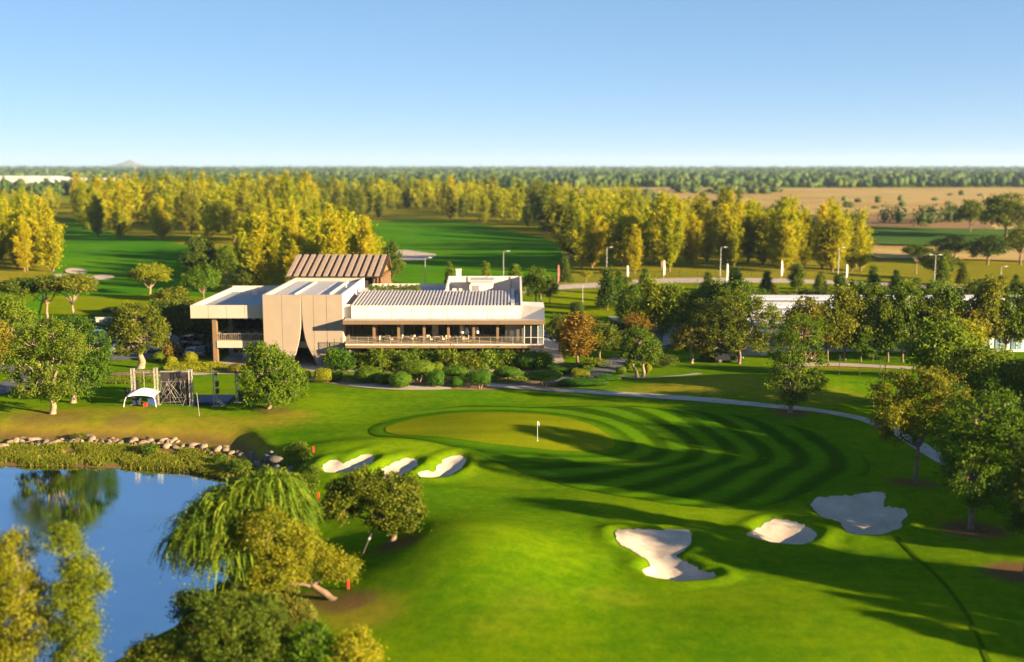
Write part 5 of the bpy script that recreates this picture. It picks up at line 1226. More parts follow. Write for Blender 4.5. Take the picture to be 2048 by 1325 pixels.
# ------------------------------------------------------------------ clipped bushes, hedges and beds
def clipped(label, cx, cy, hw, hh, by, lm='hedge', ex=3.2, stems=3, name='topiary_bush', depth=None, seed=0):
    x, y, z = GT(cx, by); s = ppm(x, y, z); rx, rz_ = hw / s, hh / s; ry = depth or min(rx, 1.5); zc = (by - cy) / s / .975
    rng = np.random.default_rng(seed + int(cx)); t = thing(name, label, 'bush', (x, y + ry * .4, z), 0, 'clipped bushes and hedges before the clubhouse')
    def surf(n):
        d = rng.normal(size=(n, 3)); d /= np.linalg.norm(d, axis=1, keepdims=True)
        k = (np.abs(d) ** ex).sum(1) ** (-1 / ex); return d * k[:, None], d
    area = 4 * np.pi * ((rx * ry) ** 1.6 + (rx * rz_) ** 1.6 + (ry * rz_) ** 1.6) ** (1 / 1.6) / 3 ** (1 / 1.6)
    n = int(min(7000, max(900, area * 170)))
    p_, d = surf(n); wob = 1 + .05 * np.sin(p_ * 5 + cx).sum(1) + rng.normal(size=n) * .025
    C = p_ * np.array([rx, ry, rz_]) * wob[:, None] + np.array([0, 0, zc]); Nn = d / np.array([rx, ry, rz_]); Nn /= np.linalg.norm(Nn, axis=1, keepdims=True)
    V, Fc, tt = leaf_quads(C, Nn * .9 + rng.normal(size=(n, 3)) * .45, .15, rng, .6)
    # solid heart so no light leaks through
    u = np.linspace(0, 2 * np.pi, 15)[:-1]; w_ = np.linspace(-1.5, 1.5, 8); dd = np.array([(math.cos(a) * math.cos(b), math.sin(a) * math.cos(b), math.sin(b)) for b in w_ for a in u])
    k = (np.abs(dd) ** ex).sum(1) ** (-1 / ex); cv = dd * k[:, None] * np.array([rx, ry, rz_]) * .9 + np.array([0, 0, zc]); q0 = len(V)
    cf = np.array([(q0 + j * 14 + i, q0 + j * 14 + (i + 1) % 14, q0 + (j + 1) * 14 + (i + 1) % 14, q0 + (j + 1) * 14 + i) for j in range(7) for i in range(14)])
    new_obj('foliage', mesh_np('foliage_%d' % cx, np.concatenate([V, cv]), np.concatenate([Fc, cf]), LM[lm], False, {'tint': np.concatenate([tt, rng.uniform(0, .4, len(cv))])}), t)
    q = random.Random(int(cx))
    for i in range(stems):
        mb = MB(); a = 6.28 * i / max(1, stems); mb.tube([(.1 * math.cos(a), .1 * math.sin(a), -.15), (.25 * rx * math.cos(a), .25 * ry * math.sin(a), zc * .5), (.5 * rx * math.cos(a), .45 * ry * math.sin(a), zc - rz_ * .2)], [.09, .07, .05], 6); o = mb.build('stem', M['bark_pale'], t, (0, 0, 0))
    return t
TOP = [
 ('wide box-shaped clipped bush left of the bush row before the balcony', 738, 751, 29, 14, 768, 'hedge', 3.5),
 ('loose yellow-green low bush between two clipped boxes', 768, 758, 19, 11, 771, 'bright', 2.4),
 ('rounded clipped box nearest the lawn edge', 799, 761, 22, 14, 777, 'hedge', 3.5),
 ('largest flat-topped clipped bush raised on stems', 836, 739, 32, 15, 768, 'hedge', 3.5),
 ('small loose clipped bush behind the largest flat-topped one', 874, 737, 13, 12, 752, 'bright', 2.6),
 ('small rounded clipped bush like an upright barrel', 872, 758, 16, 14, 776, 'hedge', 3.0),
 ('flat clipped disc set over a smaller bush', 911, 745, 24, 10, 765, 'hedge', 3.0),
 ('small round bush tucked below the flat disc', 914, 765, 15, 10, 777, 'hedge', 2.6),
 ('square-topped clipped bush on one visible trunk', 960, 756, 21, 13, 780, 'hedge', 3.6),
 ('flat clipped oval hovering over dark shade right of the row', 1014, 746, 26, 9, 762, 'hedge', 2.8),
 ('wide flat clipped bush on a branching pale trunk at the right end', 1088, 753, 34, 10, 778, 'hedge', 3.2),
 ('big dark green clipped dome by the right corner of the balcony', 1068, 724, 32, 17, 742, 'hedge', 2.4),
 ('long flat dark hedge right of the clipped dome', 1128, 738, 36, 8, 748, 'hedge', 4.0),
 ('low yellow hedge where the drive meets the planting', 1160, 747, 18, 7, 755, 'yellow', 3.0),
 ('low flat clipped carpet hedge beside the cart path', 1165, 766, 46, 6, 773, 'hedge', 4.0),
 ('narrow flat hedge right of the carpet hedge', 1215, 757, 24, 5, 762, 'hedge', 4.0),
 ('ball bush at the foot of the crossed-trunk tree, upper one', 1257, 731, 9, 9, 741, 'hedge', 2.3),
 ('ball bush at the foot of the crossed-trunk tree, lower one', 1243, 741, 10, 7, 749, 'hedge', 2.3),
 ('yellow ball bush right of the crossed trunk', 1296, 737, 8, 9, 747, 'yellow', 2.2),
 ('pair-left rounded green shrub before the split wall', 606, 751, 14, 12, 764, 'bright', 2.3),
 ('pair-right rounded yellow shrub before the split wall', 645, 752, 18, 13, 766, 'yellow', 2.3),
 ('dark low hedge right of the two rounded shrubs', 672, 752, 12, 11, 764, 'hedge', 2.8),
 ('yellow dome bush beside the parked cars', 379, 716, 14, 10, 727, 'yellow', 2.3),
 ('small yellow dome bush left of the larger yellow dome', 341, 721, 11, 7, 729, 'yellow', 2.3),
 ('orange-tinted round shrub before the left terrace', 470, 738, 14, 9, 748, 'gold', 2.3),
 ('yellow shrub left of the bright tree before the terrace', 494, 739, 14, 8, 748, 'yellow', 2.3),
 ('round clipped shrub by the car park entrance', 315, 715, 12, 9, 724, 'mid', 2.3),
 ('dark round clipped bush on the lawn beyond the service drive', 1155, 617, 14, 12, 630, 'dark', 2.4),
]
for i, a in enumerate(TOP): clipped(*a, seed=i)
q = random.Random(3); SHR = []
for i in range(30):
    px_ = 668 + i * 14.6 + q.uniform(-4, 4)
    tree_px('bush%d' % (i % 3), px_, 738 + q.uniform(-5, 5), 698 + q.uniform(-3, 8), q.uniform(38, 50), q.choice(['bright', 'hedge', 'mid', 'bright']), 'leafy shrub in the thick planting under the balcony', 'garden_shrub', 'shrub', 'shrubs under the balcony')
tree_px('bush0', 1085, 742, 703, 44, 'bright', 'tall bright shrub at the right corner under the balcony', 'garden_shrub', 'shrub')
tree_px('bush1', 668, 742, 697, 36, 'bright', 'tall bright shrub at the right foot of the split wall', 'garden_shrub', 'shrub')
tree_px('bush2', 343, 718, 680, 46, 'orange', 'rust-red spiky shrub beside the car park', 'garden_shrub', 'shrub')
tree_px('bush0', 700, 742, 712, 40, 'hedge', 'dark shrub at the left end of the planting', 'garden_shrub', 'shrub')
for i in range(9):
    x = PX(743 + i * 11.5, 177.7, 9); plant('bush%d' % (i % 3), 'planter_shrub', 'green plant in the rooftop planter behind the ribbed metal roof', 'shrub', (x, 177.7, zr1 - .2), 1.15, .55, 'bright', None, 'rooftop planter plants')
for i, (a, b, w_, h_, lm, lab) in enumerate(((230, 665, 120, 24, 'dark', 'long dark hedge behind the car park'), (150, 655, 60, 22, 'dark', 'dark shrub behind the bright tree top, by the entrance road'), (215, 690, 40, 16, 'mid', 'low green shrub at the left end of the car park'), (60, 700, 60, 20, 'dark', 'dark shrub on the lawn at the left edge'), (1330, 735, 50, 26, 'dark', 'dark shrub right of the crossed-trunk tree'), (1420, 722, 50, 18, 'dark', 'low dark shrub left of the black car'), (1190, 735, 60, 18, 'mid', 'low green shrub by the drive bend'), (230, 628, 50, 14, 'dark', 'clipped shrub on the far side of the entrance road'))):
    tree_px('bush%d' % (i % 3), a, b, b - h_, w_, lm, lab, 'garden_shrub', 'shrub')

def carpet(name, poly_px, n, h, lm, label, size=.16, it=1):      # low planting nobody could count
    poly = pxpoly(poly_px, 0, it); rng = np.random.default_rng(n); lo, hi = poly.min(0), poly.max(0); P_ = []
    while len(P_) < n:
        a = rng.uniform(lo, hi, (n, 2)); a = a[poly_sd(poly, a[:, 0], a[:, 1]) > 0]; P_ += list(a)
    P_ = np.array(P_[:n]); hh = h * (.75 + .35 * np.sin(P_[:, 0] * 1.3) * np.sin(P_[:, 1] * 1.7)); z = drape(P_[:, 0], P_[:, 1]) + hh * rng.uniform(.2, 1, n)
    V, Fc, t = leaf_quads(np.column_stack([P_, z]), np.array([0, -.3, 1]) + rng.normal(size=(n, 3)) * .6, size, rng, .55)
    return tag(new_obj(name, mesh_np(name, V, Fc, LM[lm], False, {'tint': t})), label, kind='stuff')
carpet('ground_cover', [(325, 735), (360, 722), (430, 726), (480, 738), (470, 747), (400, 748), (330, 747)], 9000, .5, 'yellow', 'yellow ground cover before the left terrace', .22)
carpet('ground_cover', [(190, 758), (300, 752), (330, 758), (300, 768), (200, 768)], 8000, .4, 'bright', 'green ground cover behind the stage', .2)
carpet('ground_cover', [(1110, 735), (1200, 728), (1180, 748), (1120, 752)], 5000, .4, 'hedge', 'green ground cover by the drive', .2)
carpet('ground_cover', [(640, 757), (700, 748), (1110, 745), (1130, 764), (1000, 768), (800, 766), (690, 766)], 12000, .35, 'hedge', 'low green planting under the clipped bushes', .2)
sheet('planting_bed', pxpoly([(215, 748), (300, 742), (330, 745), (300, 751), (225, 754)], 0, 1), M['mulch'], .09, .6)

# ------------------------------------------------------------------ pond bank: boulders, weeds, drift wood
M['earth'] = mat('brown_earth', (0.08, 0.045, 0.02), 0.95, 0.4, 1.5, bump=.6, bscale=6)
M['rock'] = mat('pale_rock', (0.17, 0.125, 0.085), 0.9, 0.35, 1.2, bump=0.6, bscale=5, stain=((0.16, 0.13, 0.10), 1.4, 0.7))
M['rock2'] = mat('grey_rock', (0.12, 0.105, 0.095), 0.9, 0.35, 1.2, bump=0.6, bscale=5, stain=((0.10, 0.09, 0.08), 1.4, 0.7))
vary_by_object(M['rock'], .9); vary_by_object(M['rock2'], .8)
def rock_mesh(seed):
    rng = np.random.default_rng(seed); bv, bf = blob(rng, 2); d = bv / np.linalg.norm(bv, axis=1, keepdims=True); r = np.ones(len(d))
    for _ in range(9):
        n = rng.normal(size=3); n /= np.linalg.norm(n); c = rng.uniform(.55, .85); k = d @ n; r = np.where(k > .05, np.minimum(r, c / np.maximum(k, .05)), r)
    v = d * r[:, None] * np.array([1.0, .8, .72]) + rng.normal(size=d.shape) * .015
    return mesh_np('boulder_%d' % seed, v, bf, M['rock'])
RK = [rock_mesh(500 + i) for i in range(7)]
line = [(-30, 893), (40, 889), (100, 886), (190, 882), (250, 886), (320, 889), (380, 894), (430, 901), (480, 909), (520, 922), (552, 932), (574, 948), (584, 966), (592, 990), (590, 1015)]
cum = [0]
for a, b in zip(line[:-1], line[1:]): cum.append(cum[-1] + math.hypot(b[0] - a[0], b[1] - a[1]))
rb = 0
rlabs = {0: ('pale boulder in the long row above the weedy pond shore', 'boulders along the pond'), 1: ('grey boulder in the steep heap at the pond corner below the green', 'boulders at the pond corner')}
for i in range(135):
    u = cum[-1] * (i + q.uniform(-.5, .5)) / 135; u = min(max(u, 0), cum[-1] - .01)
    k = max(j for j in range(len(cum)) if cum[j] <= u); f = (u - cum[k]) / (cum[k + 1] - cum[k])
    px_, py_ = line[k][0] + f * (line[k + 1][0] - line[k][0]), line[k][1] + f * (line[k + 1][1] - line[k][1])
    corner = px_ > 505; px_ += q.uniform(-6, 6); py_ += q.gauss(0, 4.5 if not corner else 9)
    x, y, z = GT(px_, py_); s = q.choice([.35, .45, .55, .6, .8, .95]) * (1.05 if corner else .82) * q.uniform(.8, 1.15)
    o = new_obj('boulder', RK[q.randrange(7)]); o.location = (x, y, z + s * .12); o.rotation_euler = (q.uniform(-.4, .4), q.uniform(-.4, .4), q.uniform(0, 6.28)); o.scale = (s * q.uniform(.9, 1.4), s, s * q.uniform(.75, 1.05))
    if corner: o.material_slots[0].link = 'OBJECT'; o.material_slots[0].material = M['rock2']
    tag(o, rlabs[corner][0], 'boulder', rlabs[corner][1])
for i in range(26):                           # stones at the water line and under the willow
    px_, py_ = q.uniform(300, 520), 0; py_ = 925 + (px_ - 300) * .17 + q.uniform(-5, 6)
    x, y, z = GT(px_, py_); s = q.uniform(.18, .38); o = new_obj('stone', RK[q.randrange(7)]); o.location = (x, y, z + s * .1); o.rotation_euler = (0, 0, q.uniform(0, 6)); o.scale = (s * 1.3, s, s * .7)
    tag(o, 'small stone on the muddy strip at the far water line', 'stone', 'stones at the water line')

def tufts(name, poly_px, n, h, lm, label, z=0, w_=.03, blades=5, wat=True):
    poly = np.array([G(a, b, z) for a, b in poly_px]); rng = np.random.default_rng(n + 5); lo, hi = poly.min(0), poly.max(0); P_ = []
    while len(P_) < n:
        a = rng.uniform(lo, hi, (n * 2, 2)); a = a[poly_sd(poly, a[:, 0], a[:, 1]) > 0]
        if wat: a = a[drape(a[:, 0], a[:, 1]) > WATER_Z + .10]
        pat = np.sin(a[:, 0] * .55 + 1) * np.sin(a[:, 1] * .8) + .5 * np.sin(a[:, 0] * 1.7 + a[:, 1]); a = a[pat + rng.normal(size=len(a)) * .45 > .05]; P_ += list(a)
    P_ = np.array(P_[:n]); B = np.repeat(P_, blades, 0) + rng.normal(size=(n * blades, 2)) * .12; z0 = drape(B[:, 0], B[:, 1]) - .03
    m_ = len(B); a = rng.uniform(0, 6.283, m_); L = h * np.repeat(rng.uniform(.5, 1.3, n), blades) * rng.uniform(.6, 1.1, m_); ln = rng.uniform(.1, .7, m_)
    b0 = np.column_stack([B, z0]); tip = b0 + np.column_stack([np.cos(a) * L * ln, np.sin(a) * L * ln, L * np.sqrt(1 - .5 * ln ** 2)]); mid = b0 * .45 + tip * .55 + np.array([0, 0, 1]) * (L * .12)[:, None]
    s = np.column_stack([-np.sin(a), np.cos(a), np.zeros(m_)]) * (w_ * rng.uniform(.7, 1.5, m_))[:, None]
    V = np.stack([b0 - s, b0 + s, mid + s * .8, mid - s * .8, tip], 1).reshape(-1, 3); i0 = np.arange(m_) * 5
    Fc = np.concatenate([np.stack([i0, i0 + 1, i0 + 2], 1), np.stack([i0, i0 + 2, i0 + 3], 1), np.stack([i0 + 3, i0 + 2, i0 + 4], 1)])
    t = np.repeat(np.clip(np.repeat(rng.uniform(0, 1, n), blades) + rng.normal(size=m_) * .15, 0, 1), 5)
    return tag(new_obj(name, mesh_np(name, V, Fc, LM[lm], False, {'tint': t})), label, kind='stuff')
tufts('shore_weeds', [(-60, 898), (120, 894), (300, 898), (420, 908), (500, 930), (545, 960), (520, 985), (450, 965), (380, 945), (250, 934), (100, 930), (-60, 928)], 9000, .36, 'reed', 'weedy grass on the strip between boulders and water', -1.9, .035)
tufts('shore_weeds', [(-60, 896), (100, 893), (260, 900), (380, 908), (500, 935), (480, 965), (400, 948), (250, 932), (-60, 926)], 8000, .36, 'bright', 'green weeds below the boulders', -1.9, .04)
tufts('shore_weeds', [(540, 930), (600, 900), (640, 960), (625, 1060), (600, 1110), (560, 1110), (590, 1030), (595, 980), (575, 950)], 3500, .3, 'bright', 'rough grass on the bank right of the boulders', -1.0, .03)
tufts('pond_reeds', [(340, 1330), (420, 1260), (450, 1200), (480, 1190), (600, 1230), (640, 1320), (500, 1345)], 5000, .55, 'reed', 'dark reeds and grass below the willow', -1.9, .03)
for i, (a, b, h_, w_, lm, lab) in enumerate(((300, 908, 22, 40, 'mid', 'low green shrub on the pond shore near its middle'), (480, 945, 26, 46, 'mid', 'green shrub at the shore left of the grey boulder heap'), (440, 925, 16, 30, 'bright', 'small bright shrub on the shore'), (160, 880, 14, 34, 'olive', 'olive scrub tangle among the boulders'))):
    tree_px('bush%d' % (i % 3), a, b, b - h_, w_, lm, lab, 'shore_shrub', 'shrub')
M['driftwood'] = mat('drift_wood', (0.36, 0.29, 0.22), 0.9, 0.3, 3, bump=.6, bscale=8)
def drift(label, pts, r):
    p0 = GT(*pts[0]); t = world_thing('drift_log', label, 'log', p0); s = ppm(*p0)
    mb = MB(); w3 = [];
    for i, (a, b) in enumerate(pts): x, y = G(a, b, -1.7); w3.append((x, y, max(gz(x, y), WATER_Z) + .12 + .1 * (i % 2)))
    mb.tube(w3, [r * (1 - .6 * i / (len(w3) - 1)) for i in range(len(w3))], 8); mb.build('stem', M['driftwood'], t)
    m2 = MB(); a = Vector(w3[len(w3) // 2]); m2.tube([a, a + Vector((.3, .2, .55)), a + Vector((.35, .5, 1.0))], [r * .5, r * .35, r * .15], 6); m2.build('branch', M['driftwood'], t)
drift('pale fallen log in the water at the bottom of the pond', [(232, 1312), (260, 1298), (290, 1285), (320, 1278)], .22)
drift('pale upright broken branch by the dark shrub at the pond bottom', [(318, 1290), (340, 1275), (358, 1250), (362, 1232)], .14)

# tree prop and gnarled limb
def rod(name, label, cat, a, b, r, m, parts='pole'):
    t = world_thing(name, label, cat, (a[0], a[1], gz(a[0], a[1]))); mb = MB(); mb.tube([a, b], r, 8); mb.build(parts, m, t); return t
a = GT(724, 1112); b = (a[0] + 28 / 24.8, a[1] + .9, a[2] + 66 / 24.8)
t = rod('tree_prop', 'dark slanting prop under the left limb of the three-lobed tree', 'prop', a, b, .07, M['dark_metal']); mb = MB(); m_ = Vector(a).lerp(Vector(b), .42); mb.tube([m_, m_.lerp(Vector(b), .12)], .11, 8); mb.build('collar', M['grey_metal'], t)
for i, (px_, py_, lab) in enumerate(((627, 905, 'red stake on the bank beside the grey boulders'), (637, 999, 'red stake left of the three-lobed tree'), (697, 1178, 'red stake behind the leaning yellow-green tree'))):
    x, y, z = GT(px_, py_); t = world_thing('hazard_stake', lab, 'stake', (x, y, z)); M.setdefault('red', mat('red_paint', (0.50, 0.045, 0.02), .5, .1))
    mb = MB(); mb.box(x - .075, x + .075, y - .075, y + .075, z - .1, z + .58); mb.build('post', M['red'], t); mb = MB(); mb.hexa([(x - .075, y - .075, z + .582), (x + .075, y - .075, z + .582), (x + .075, y + .075, z + .582), (x - .075, y + .075, z + .582)], [(x - .03, y - .03, z + .66), (x + .03, y - .03, z + .66), (x + .03, y + .03, z + .66), (x - .03, y + .03, z + .66)]); mb.build('cap', M['red'], t)
# flag in the hole
x, y, z = GT(1075, 884); z += .1; t = world_thing('golf_flag', 'white flag on a thin pale stick standing in the putting green', 'flag', (x, y, z))
M['flag'] = mat('white_flag', (.8, .8, .78), .8, .05)
mb = MB(); mb.cyl((x, y), .016, z - .1, z + 2.1, 8); mb.build('stick', M['flag'], t)
mb = MB(); n = 6
for k in range(n):
    a0, a1 = k / n, (k + 1) / n
    def fp(u, top): return (x + .02 + .2 * u, y + .06 * math.sin(u * 5), z + (2.12 - .10 * u if top else 1.74 - .12 * u + .05 * math.sin(u * 4)))
    v4 = [fp(a0, 0), fp(a1, 0), fp(a1, 1), fp(a0, 1)]; mb.hexa([v4[0], v4[1], (v4[1][0], v4[1][1] + .012, v4[1][2]), (v4[0][0], v4[0][1] + .012, v4[0][2])], [v4[3], v4[2], (v4[2][0], v4[2][1] + .012, v4[2][2]), (v4[3][0], v4[3][1] + .012, v4[3][2])])
mb.build('cloth', M['flag'], t)
mb = MB(); mb.cyl((x, y), .10, z - .02, z + .006, 12); mb.build('cup', M['flag'], t)

# ------------------------------------------------------------------ stage under construction
M['alu'] = mat('aluminium_truss', (0.42, 0.38, 0.33), .4, .12, 3, metal=.55)
M['tube'] = mat('scaffold_tube', (0.22, 0.20, 0.18), .5, .15, 3, metal=.4)
M['black_cloth'] = mat('black_backdrop', (0.030, 0.027, 0.027), .9, .25, 1.0)
M['navy'] = mat('navy_skirt', (0.020, 0.028, 0.06), .8, .3, 1.0)
M['stage_top'] = mat('stage_carpet', (0.05, 0.075, 0.14), .8, .2, 1.0)
M['speaker'] = mat('black_speaker', (0.02, 0.02, 0.022), .6, .2, 3)
YS_ = 135.5
def SX(a, Y=YS_): return PX(a, Y, 2)
def SZ(b, Y=YS_): return PZ(b, Y)
zS = gz(SX(350), YS_)
def tower(t, px_, top, Y=YS_, w_=.19):
    x, zt = SX(px_, Y), SZ(top, Y); zb_ = gz(x, Y)
    mb = MB()
    for sx in (-1, 1):
        for sy in (-1, 1): mb.tube([(x + sx * w_, Y + sy * w_, zb_), (x + sx * w_, Y + sy * w_, zt)], .035, 6)
    mb.build('chord_tubes', M['alu'], t); mb = MB(); n = int((zt - zb_) / .42)
    for i in range(n):
        z0, z1 = zb_ + (zt - zb_) * i / n, zb_ + (zt - zb_) * (i + 1) / n; f = 1 if i % 2 else -1
        for sy in (-1, 1): mb.tube([(x - f * w_, Y + sy * w_, z0), (x + f * w_, Y + sy * w_, z1)], .02, 5)
        for sx in (-1, 1): mb.tube([(x + sx * w_, Y - f * w_, z0), (x + sx * w_, Y + f * w_, z1)], .02, 5)
    mb.build('lattice', M['alu'], t); mb = MB(); mb.box(x - .42, x + .42, Y - .42, Y + .42, zb_ - .02, zb_ + .05); mb.box(x - .25, x + .25, Y - .25, Y + .25, zt + .002, zt + .06); mb.build('base_plate', M['alu'], t)
def beam(t, pa, pb, py_, Y=YS_):
    xa, xb_, z = SX(pa, Y) + .2, SX(pb, Y) - .2, SZ(py_, Y); mb = MB()
    for dz in (-.12, .12): mb.tube([(xa, Y, z + dz), (xb_, Y, z + dz)], .03, 6)
    n = max(2, int((xb_ - xa) / .45))
    for i in range(n): f = 1 if i % 2 else -1; mb.tube([(xa + (xb_ - xa) * i / n, Y, z - .12 * f), (xa + (xb_ - xa) * (i + 1) / n, Y, z + .12 * f)], .018, 5)
    mb.build('truss_beam', M['alu'], t)
t = world_thing('truss_arch', 'aluminium truss arch left of the black backdrop, over the white tent', 'truss', (SX(290), YS_, zS)); tower(t, 267, 738); tower(t, 313, 737); beam(t, 267, 313, 744)
mb = MB(); mb.tube([(SX(289), YS_, SZ(744)), (SX(289), YS_, SZ(790))], .02, 5); mb.build('hanging_bar', M['alu'], t)
t = world_thing('truss_arch', 'aluminium truss arch right of the black backdrop, over the low stage', 'truss', (SX(405), YS_, zS)); tower(t, 382, 740); tower(t, 430, 744); beam(t, 382, 430, 748)
t = world_thing('truss_tower', 'single aluminium truss tower at the right end of the stage', 'truss', (SX(474, YS_ + 2), YS_ + 2, zS)); tower(t, 474, 749, YS_ + 2, .14)
t = world_thing('backdrop', 'tall black backdrop behind crossed scaffold tubes', 'screen', (SX(348), YS_ + .6, zS))
mb = MB(); mb.box(SX(316.5), SX(378.5), YS_ + 1.1, YS_ + 1.25, zS - .05, SZ(748)); mb.build('screen', M['black_cloth'], t)
mb = MB(); mb.box(SX(375), SX(382), YS_ + .9, YS_ + 1.09, zS - .05, SZ(760)); mb.build('side_cloth', M['navy'], t)
mb = MB(); mb.box(SX(316), SX(379), YS_ + 1.0, YS_ + 1.3, SZ(748) + .002, SZ(746.5) + .05); mb.build('top_bar', M['alu'], t)
t = world_thing('scaffold', 'web of leaning scaffold tubes before the black backdrop', 'scaffold', (SX(348), YS_, zS)); q = random.Random(12)
for (a, b, c, d) in ((318, 764, 378, 764), (320, 806, 372, 806), (338, 803, 366, 803), (316, 814, 366, 814), (337, 760, 338, 815), (360, 758, 361, 816), (371, 760, 370, 812), (322, 795, 336, 760), (318, 812, 351, 770), (352, 760, 330, 800), (340, 764, 362, 812), (354, 760, 342, 785), (366, 812, 378, 772), (324, 760, 321, 785), (333, 790, 366, 790), (345, 768, 364, 800), (330, 772, 345, 760), (356, 770, 372, 800), (370, 762, 362, 790), (326, 790, 352, 758), (333, 765, 350, 800), (362, 762, 367, 786), (346, 795, 372, 795), (320, 770, 330, 800), (348, 812, 330, 770)):
    mb = MB(); y0, y1 = YS_ + q.uniform(-.5, .6), YS_ + q.uniform(-.2, .7); mb.tube([(SX(a), y0, max(zS, SZ(b))), (SX(c), y1, max(zS, SZ(d)))], .022, 6); mb.build('tube', M['tube'], t)
t = world_thing('stage_deck', 'low dark blue stage deck between the truss towers', 'stage', (SX(420), YS_ + 2, zS)); zd = SZ(804, YS_ + .2)
mb = MB(); mb.box(SX(383.5), SX(452), YS_ + .25, YS_ + 4.5, zd - .15, zd); mb.build('deck', M['stage_top'], t)
mb = MB(); mb.box(SX(384), SX(451.5), YS_ + .35, YS_ + 4.4, zS - .1, zd - .152); mb.build('skirt', M['navy'], t)
t = world_thing('stage_steps', 'small metal steps up to the stage beside the right truss tower', 'steps', (SX(443), YS_ - .5, zS))
for k in range(3): mb = MB(); mb.box(SX(437) + k * .28, SX(437) + .3 + k * .28, YS_ - .9, YS_ - .1, zS + .55 - k * .2, zS + .6 - k * .2); mb.build('tread', M['alu'], t)
for dy in (-.95, -.1): mb = MB(); mb.tube([(SX(436), YS_ + dy, zS + .9), (SX(449), YS_ + dy, zS + .05)], .03, 6); mb.build('handrail', M['alu'], t)
def box_thing(nm, lab, cat, parts_, loc):
    t = world_thing(nm, lab, cat, loc)
    for (pn, m_, *b) in parts_: mb = MB(); mb.box(*b); mb.build(pn, M[m_], t)
    return t
def speaker_thing(lab, px_, py0, py1, w_, Y):
    x, z0, z1 = SX(px_, Y), SZ(py1, Y), SZ(py0, Y); t = world_thing('loudspeaker', lab, 'speaker', (x, Y, z0)); z0 = max(z0, gz(x, Y))
    mb = MB(); mb.hexa([(x - w_, Y - .3, z0), (x + w_, Y - .3, z0), (x + w_ * .8, Y + .3, z0), (x - w_ * .8, Y + .3, z0)], [(x - w_, Y - .3, z1), (x + w_, Y - .3, z1), (x + w_ * .8, Y + .3, z1), (x - w_ * .8, Y + .3, z1)]); mb.build('cabinet', M['speaker'], t)
    mb = MB(); mb.box(x - w_ * .85, x + w_ * .85, Y - .33, Y - .302, z0 + .05, z1 - .05); mb.build('grille', M['dark_metal'], t)
speaker_thing('black loudspeaker stack beside the left truss tower', 273, 762, 786, .35, YS_ + .8)
speaker_thing('black loudspeaker hung on the right truss tower, upper one', 435, 763, 773, .18, YS_); speaker_thing('black loudspeaker hung on the right truss tower, lower one', 435, 778, 787, .18, YS_)
speaker_thing('black speaker cabinet left of the tent', 256, 778, 792, .3, YS_ + 2.5); speaker_thing('large black cabinet right of the single truss tower', 485, 782, 806, .5, YS_ + 2.2)
for lab, px_, py_, Y in (('small stage lamp on top of the single truss tower', 473, 746, YS_ + 2), ('small stage lamp at the top of the right truss tower', 433, 750, YS_)):
    x, z = SX(px_, Y), SZ(py_, Y); t = world_thing('stage_lamp', lab, 'lamp', (x, Y, z)); mb = MB(); mb.tube([(x, Y - .2, z + .05), (x, Y + .15, z + .18)], [.16, .11], 8); mb.build('lamp_body', M['speaker'], t); mb = MB(); mb.box(x - .19, x + .19, Y - .02, Y + .02, z - .1, z + .02); mb.build('yoke', M['dark_metal'], t)
a = GT(399, 833); rod('guy_pole', 'thin pale leaning pole in the grass before the stage', 'pole', a, (SX(417), a[1] + .5, SZ(786, a[1] + .5)), .03, M['alu'])
# tent
Yt = 134.2; xt0, xt1 = SX(252, Yt), SX(309, Yt); zt0_, zte, ztp = gz(SX(280, Yt), Yt), SZ(794, Yt), SZ(780.5, Yt); M['tent'] = mat('tent_cloth', (.74, .74, .73), .8, .05)
t = world_thing('party_tent', 'white pop-up tent with bowed legs before the stage', 'tent', ((xt0 + xt1) / 2, Yt, zt0_)); V = []; nu = 9; xm, ym, hw_, hd = (xt0 + xt1) / 2, Yt + 1.3, (xt1 - xt0) / 2, 1.6
for j in range(nu):
    for i in range(nu):
        u, v_ = 2 * i / (nu - 1) - 1, 2 * j / (nu - 1) - 1; k = 1 - max(abs(u), abs(v_)) ** 1.6 * .7 - .3 * (u * u + v_ * v_) / 2
        sag = .12 * (1 - (min(abs(u), abs(v_))) ** 2) * (1 if max(abs(u), abs(v_)) > .95 else 0); V.append((xm + u * hw_, ym + v_ * hd, zte + (ztp - zte) * max(0, k) + sag))
F4 = [(j * nu + i, j * nu + i + 1, (j + 1) * nu + i + 1, (j + 1) * nu + i) for j in range(nu - 1) for i in range(nu - 1)]
mb = MB(); mb.add(V, F4); o = mb.build('canopy', M['tent'], t, smooth=True); md = o.modifiers.new('thick', 'SOLIDIFY'); md.thickness = .03
for u in (-1, 1):
    for v_ in (-1, 1): mb = MB(); mb.tube([(xm + u * (hw_ + .25), ym + v_ * (hd + .1), zt0_), (xm + u * (hw_ + .12), ym + v_ * hd, zt0_ + .8), (xm + u * hw_ * .96, ym + v_ * hd * .98, zte)], .045, 6); mb.build('leg', M['tent'], t)
M['blue'] = mat('blue_plastic', (.03, .07, .22), .6, .2, 2)
box_thing('event_table', 'dark blue cloth-covered table under the white tent, left', 'table', [('top', 'blue', xm - 1.4, xm - .5, ym - .3, ym + .4, zt0_ + .68, zt0_ + .73), ('cloth', 'navy', xm - 1.38, xm - .52, ym - .28, ym + .38, zt0_, zt0_ + .678)], (xm - 1, ym, zt0_))
box_thing('event_table', 'blue table with papers under the white tent, right', 'table', [('top', 'blue', xm + .5, xm + 1.5, ym - .3, ym + .4, zt0_ + .68, zt0_ + .73), ('cloth', 'blue', xm + .52, xm + 1.48, ym - .28, ym + .38, zt0_, zt0_ + .678)], (xm + 1, ym, zt0_))
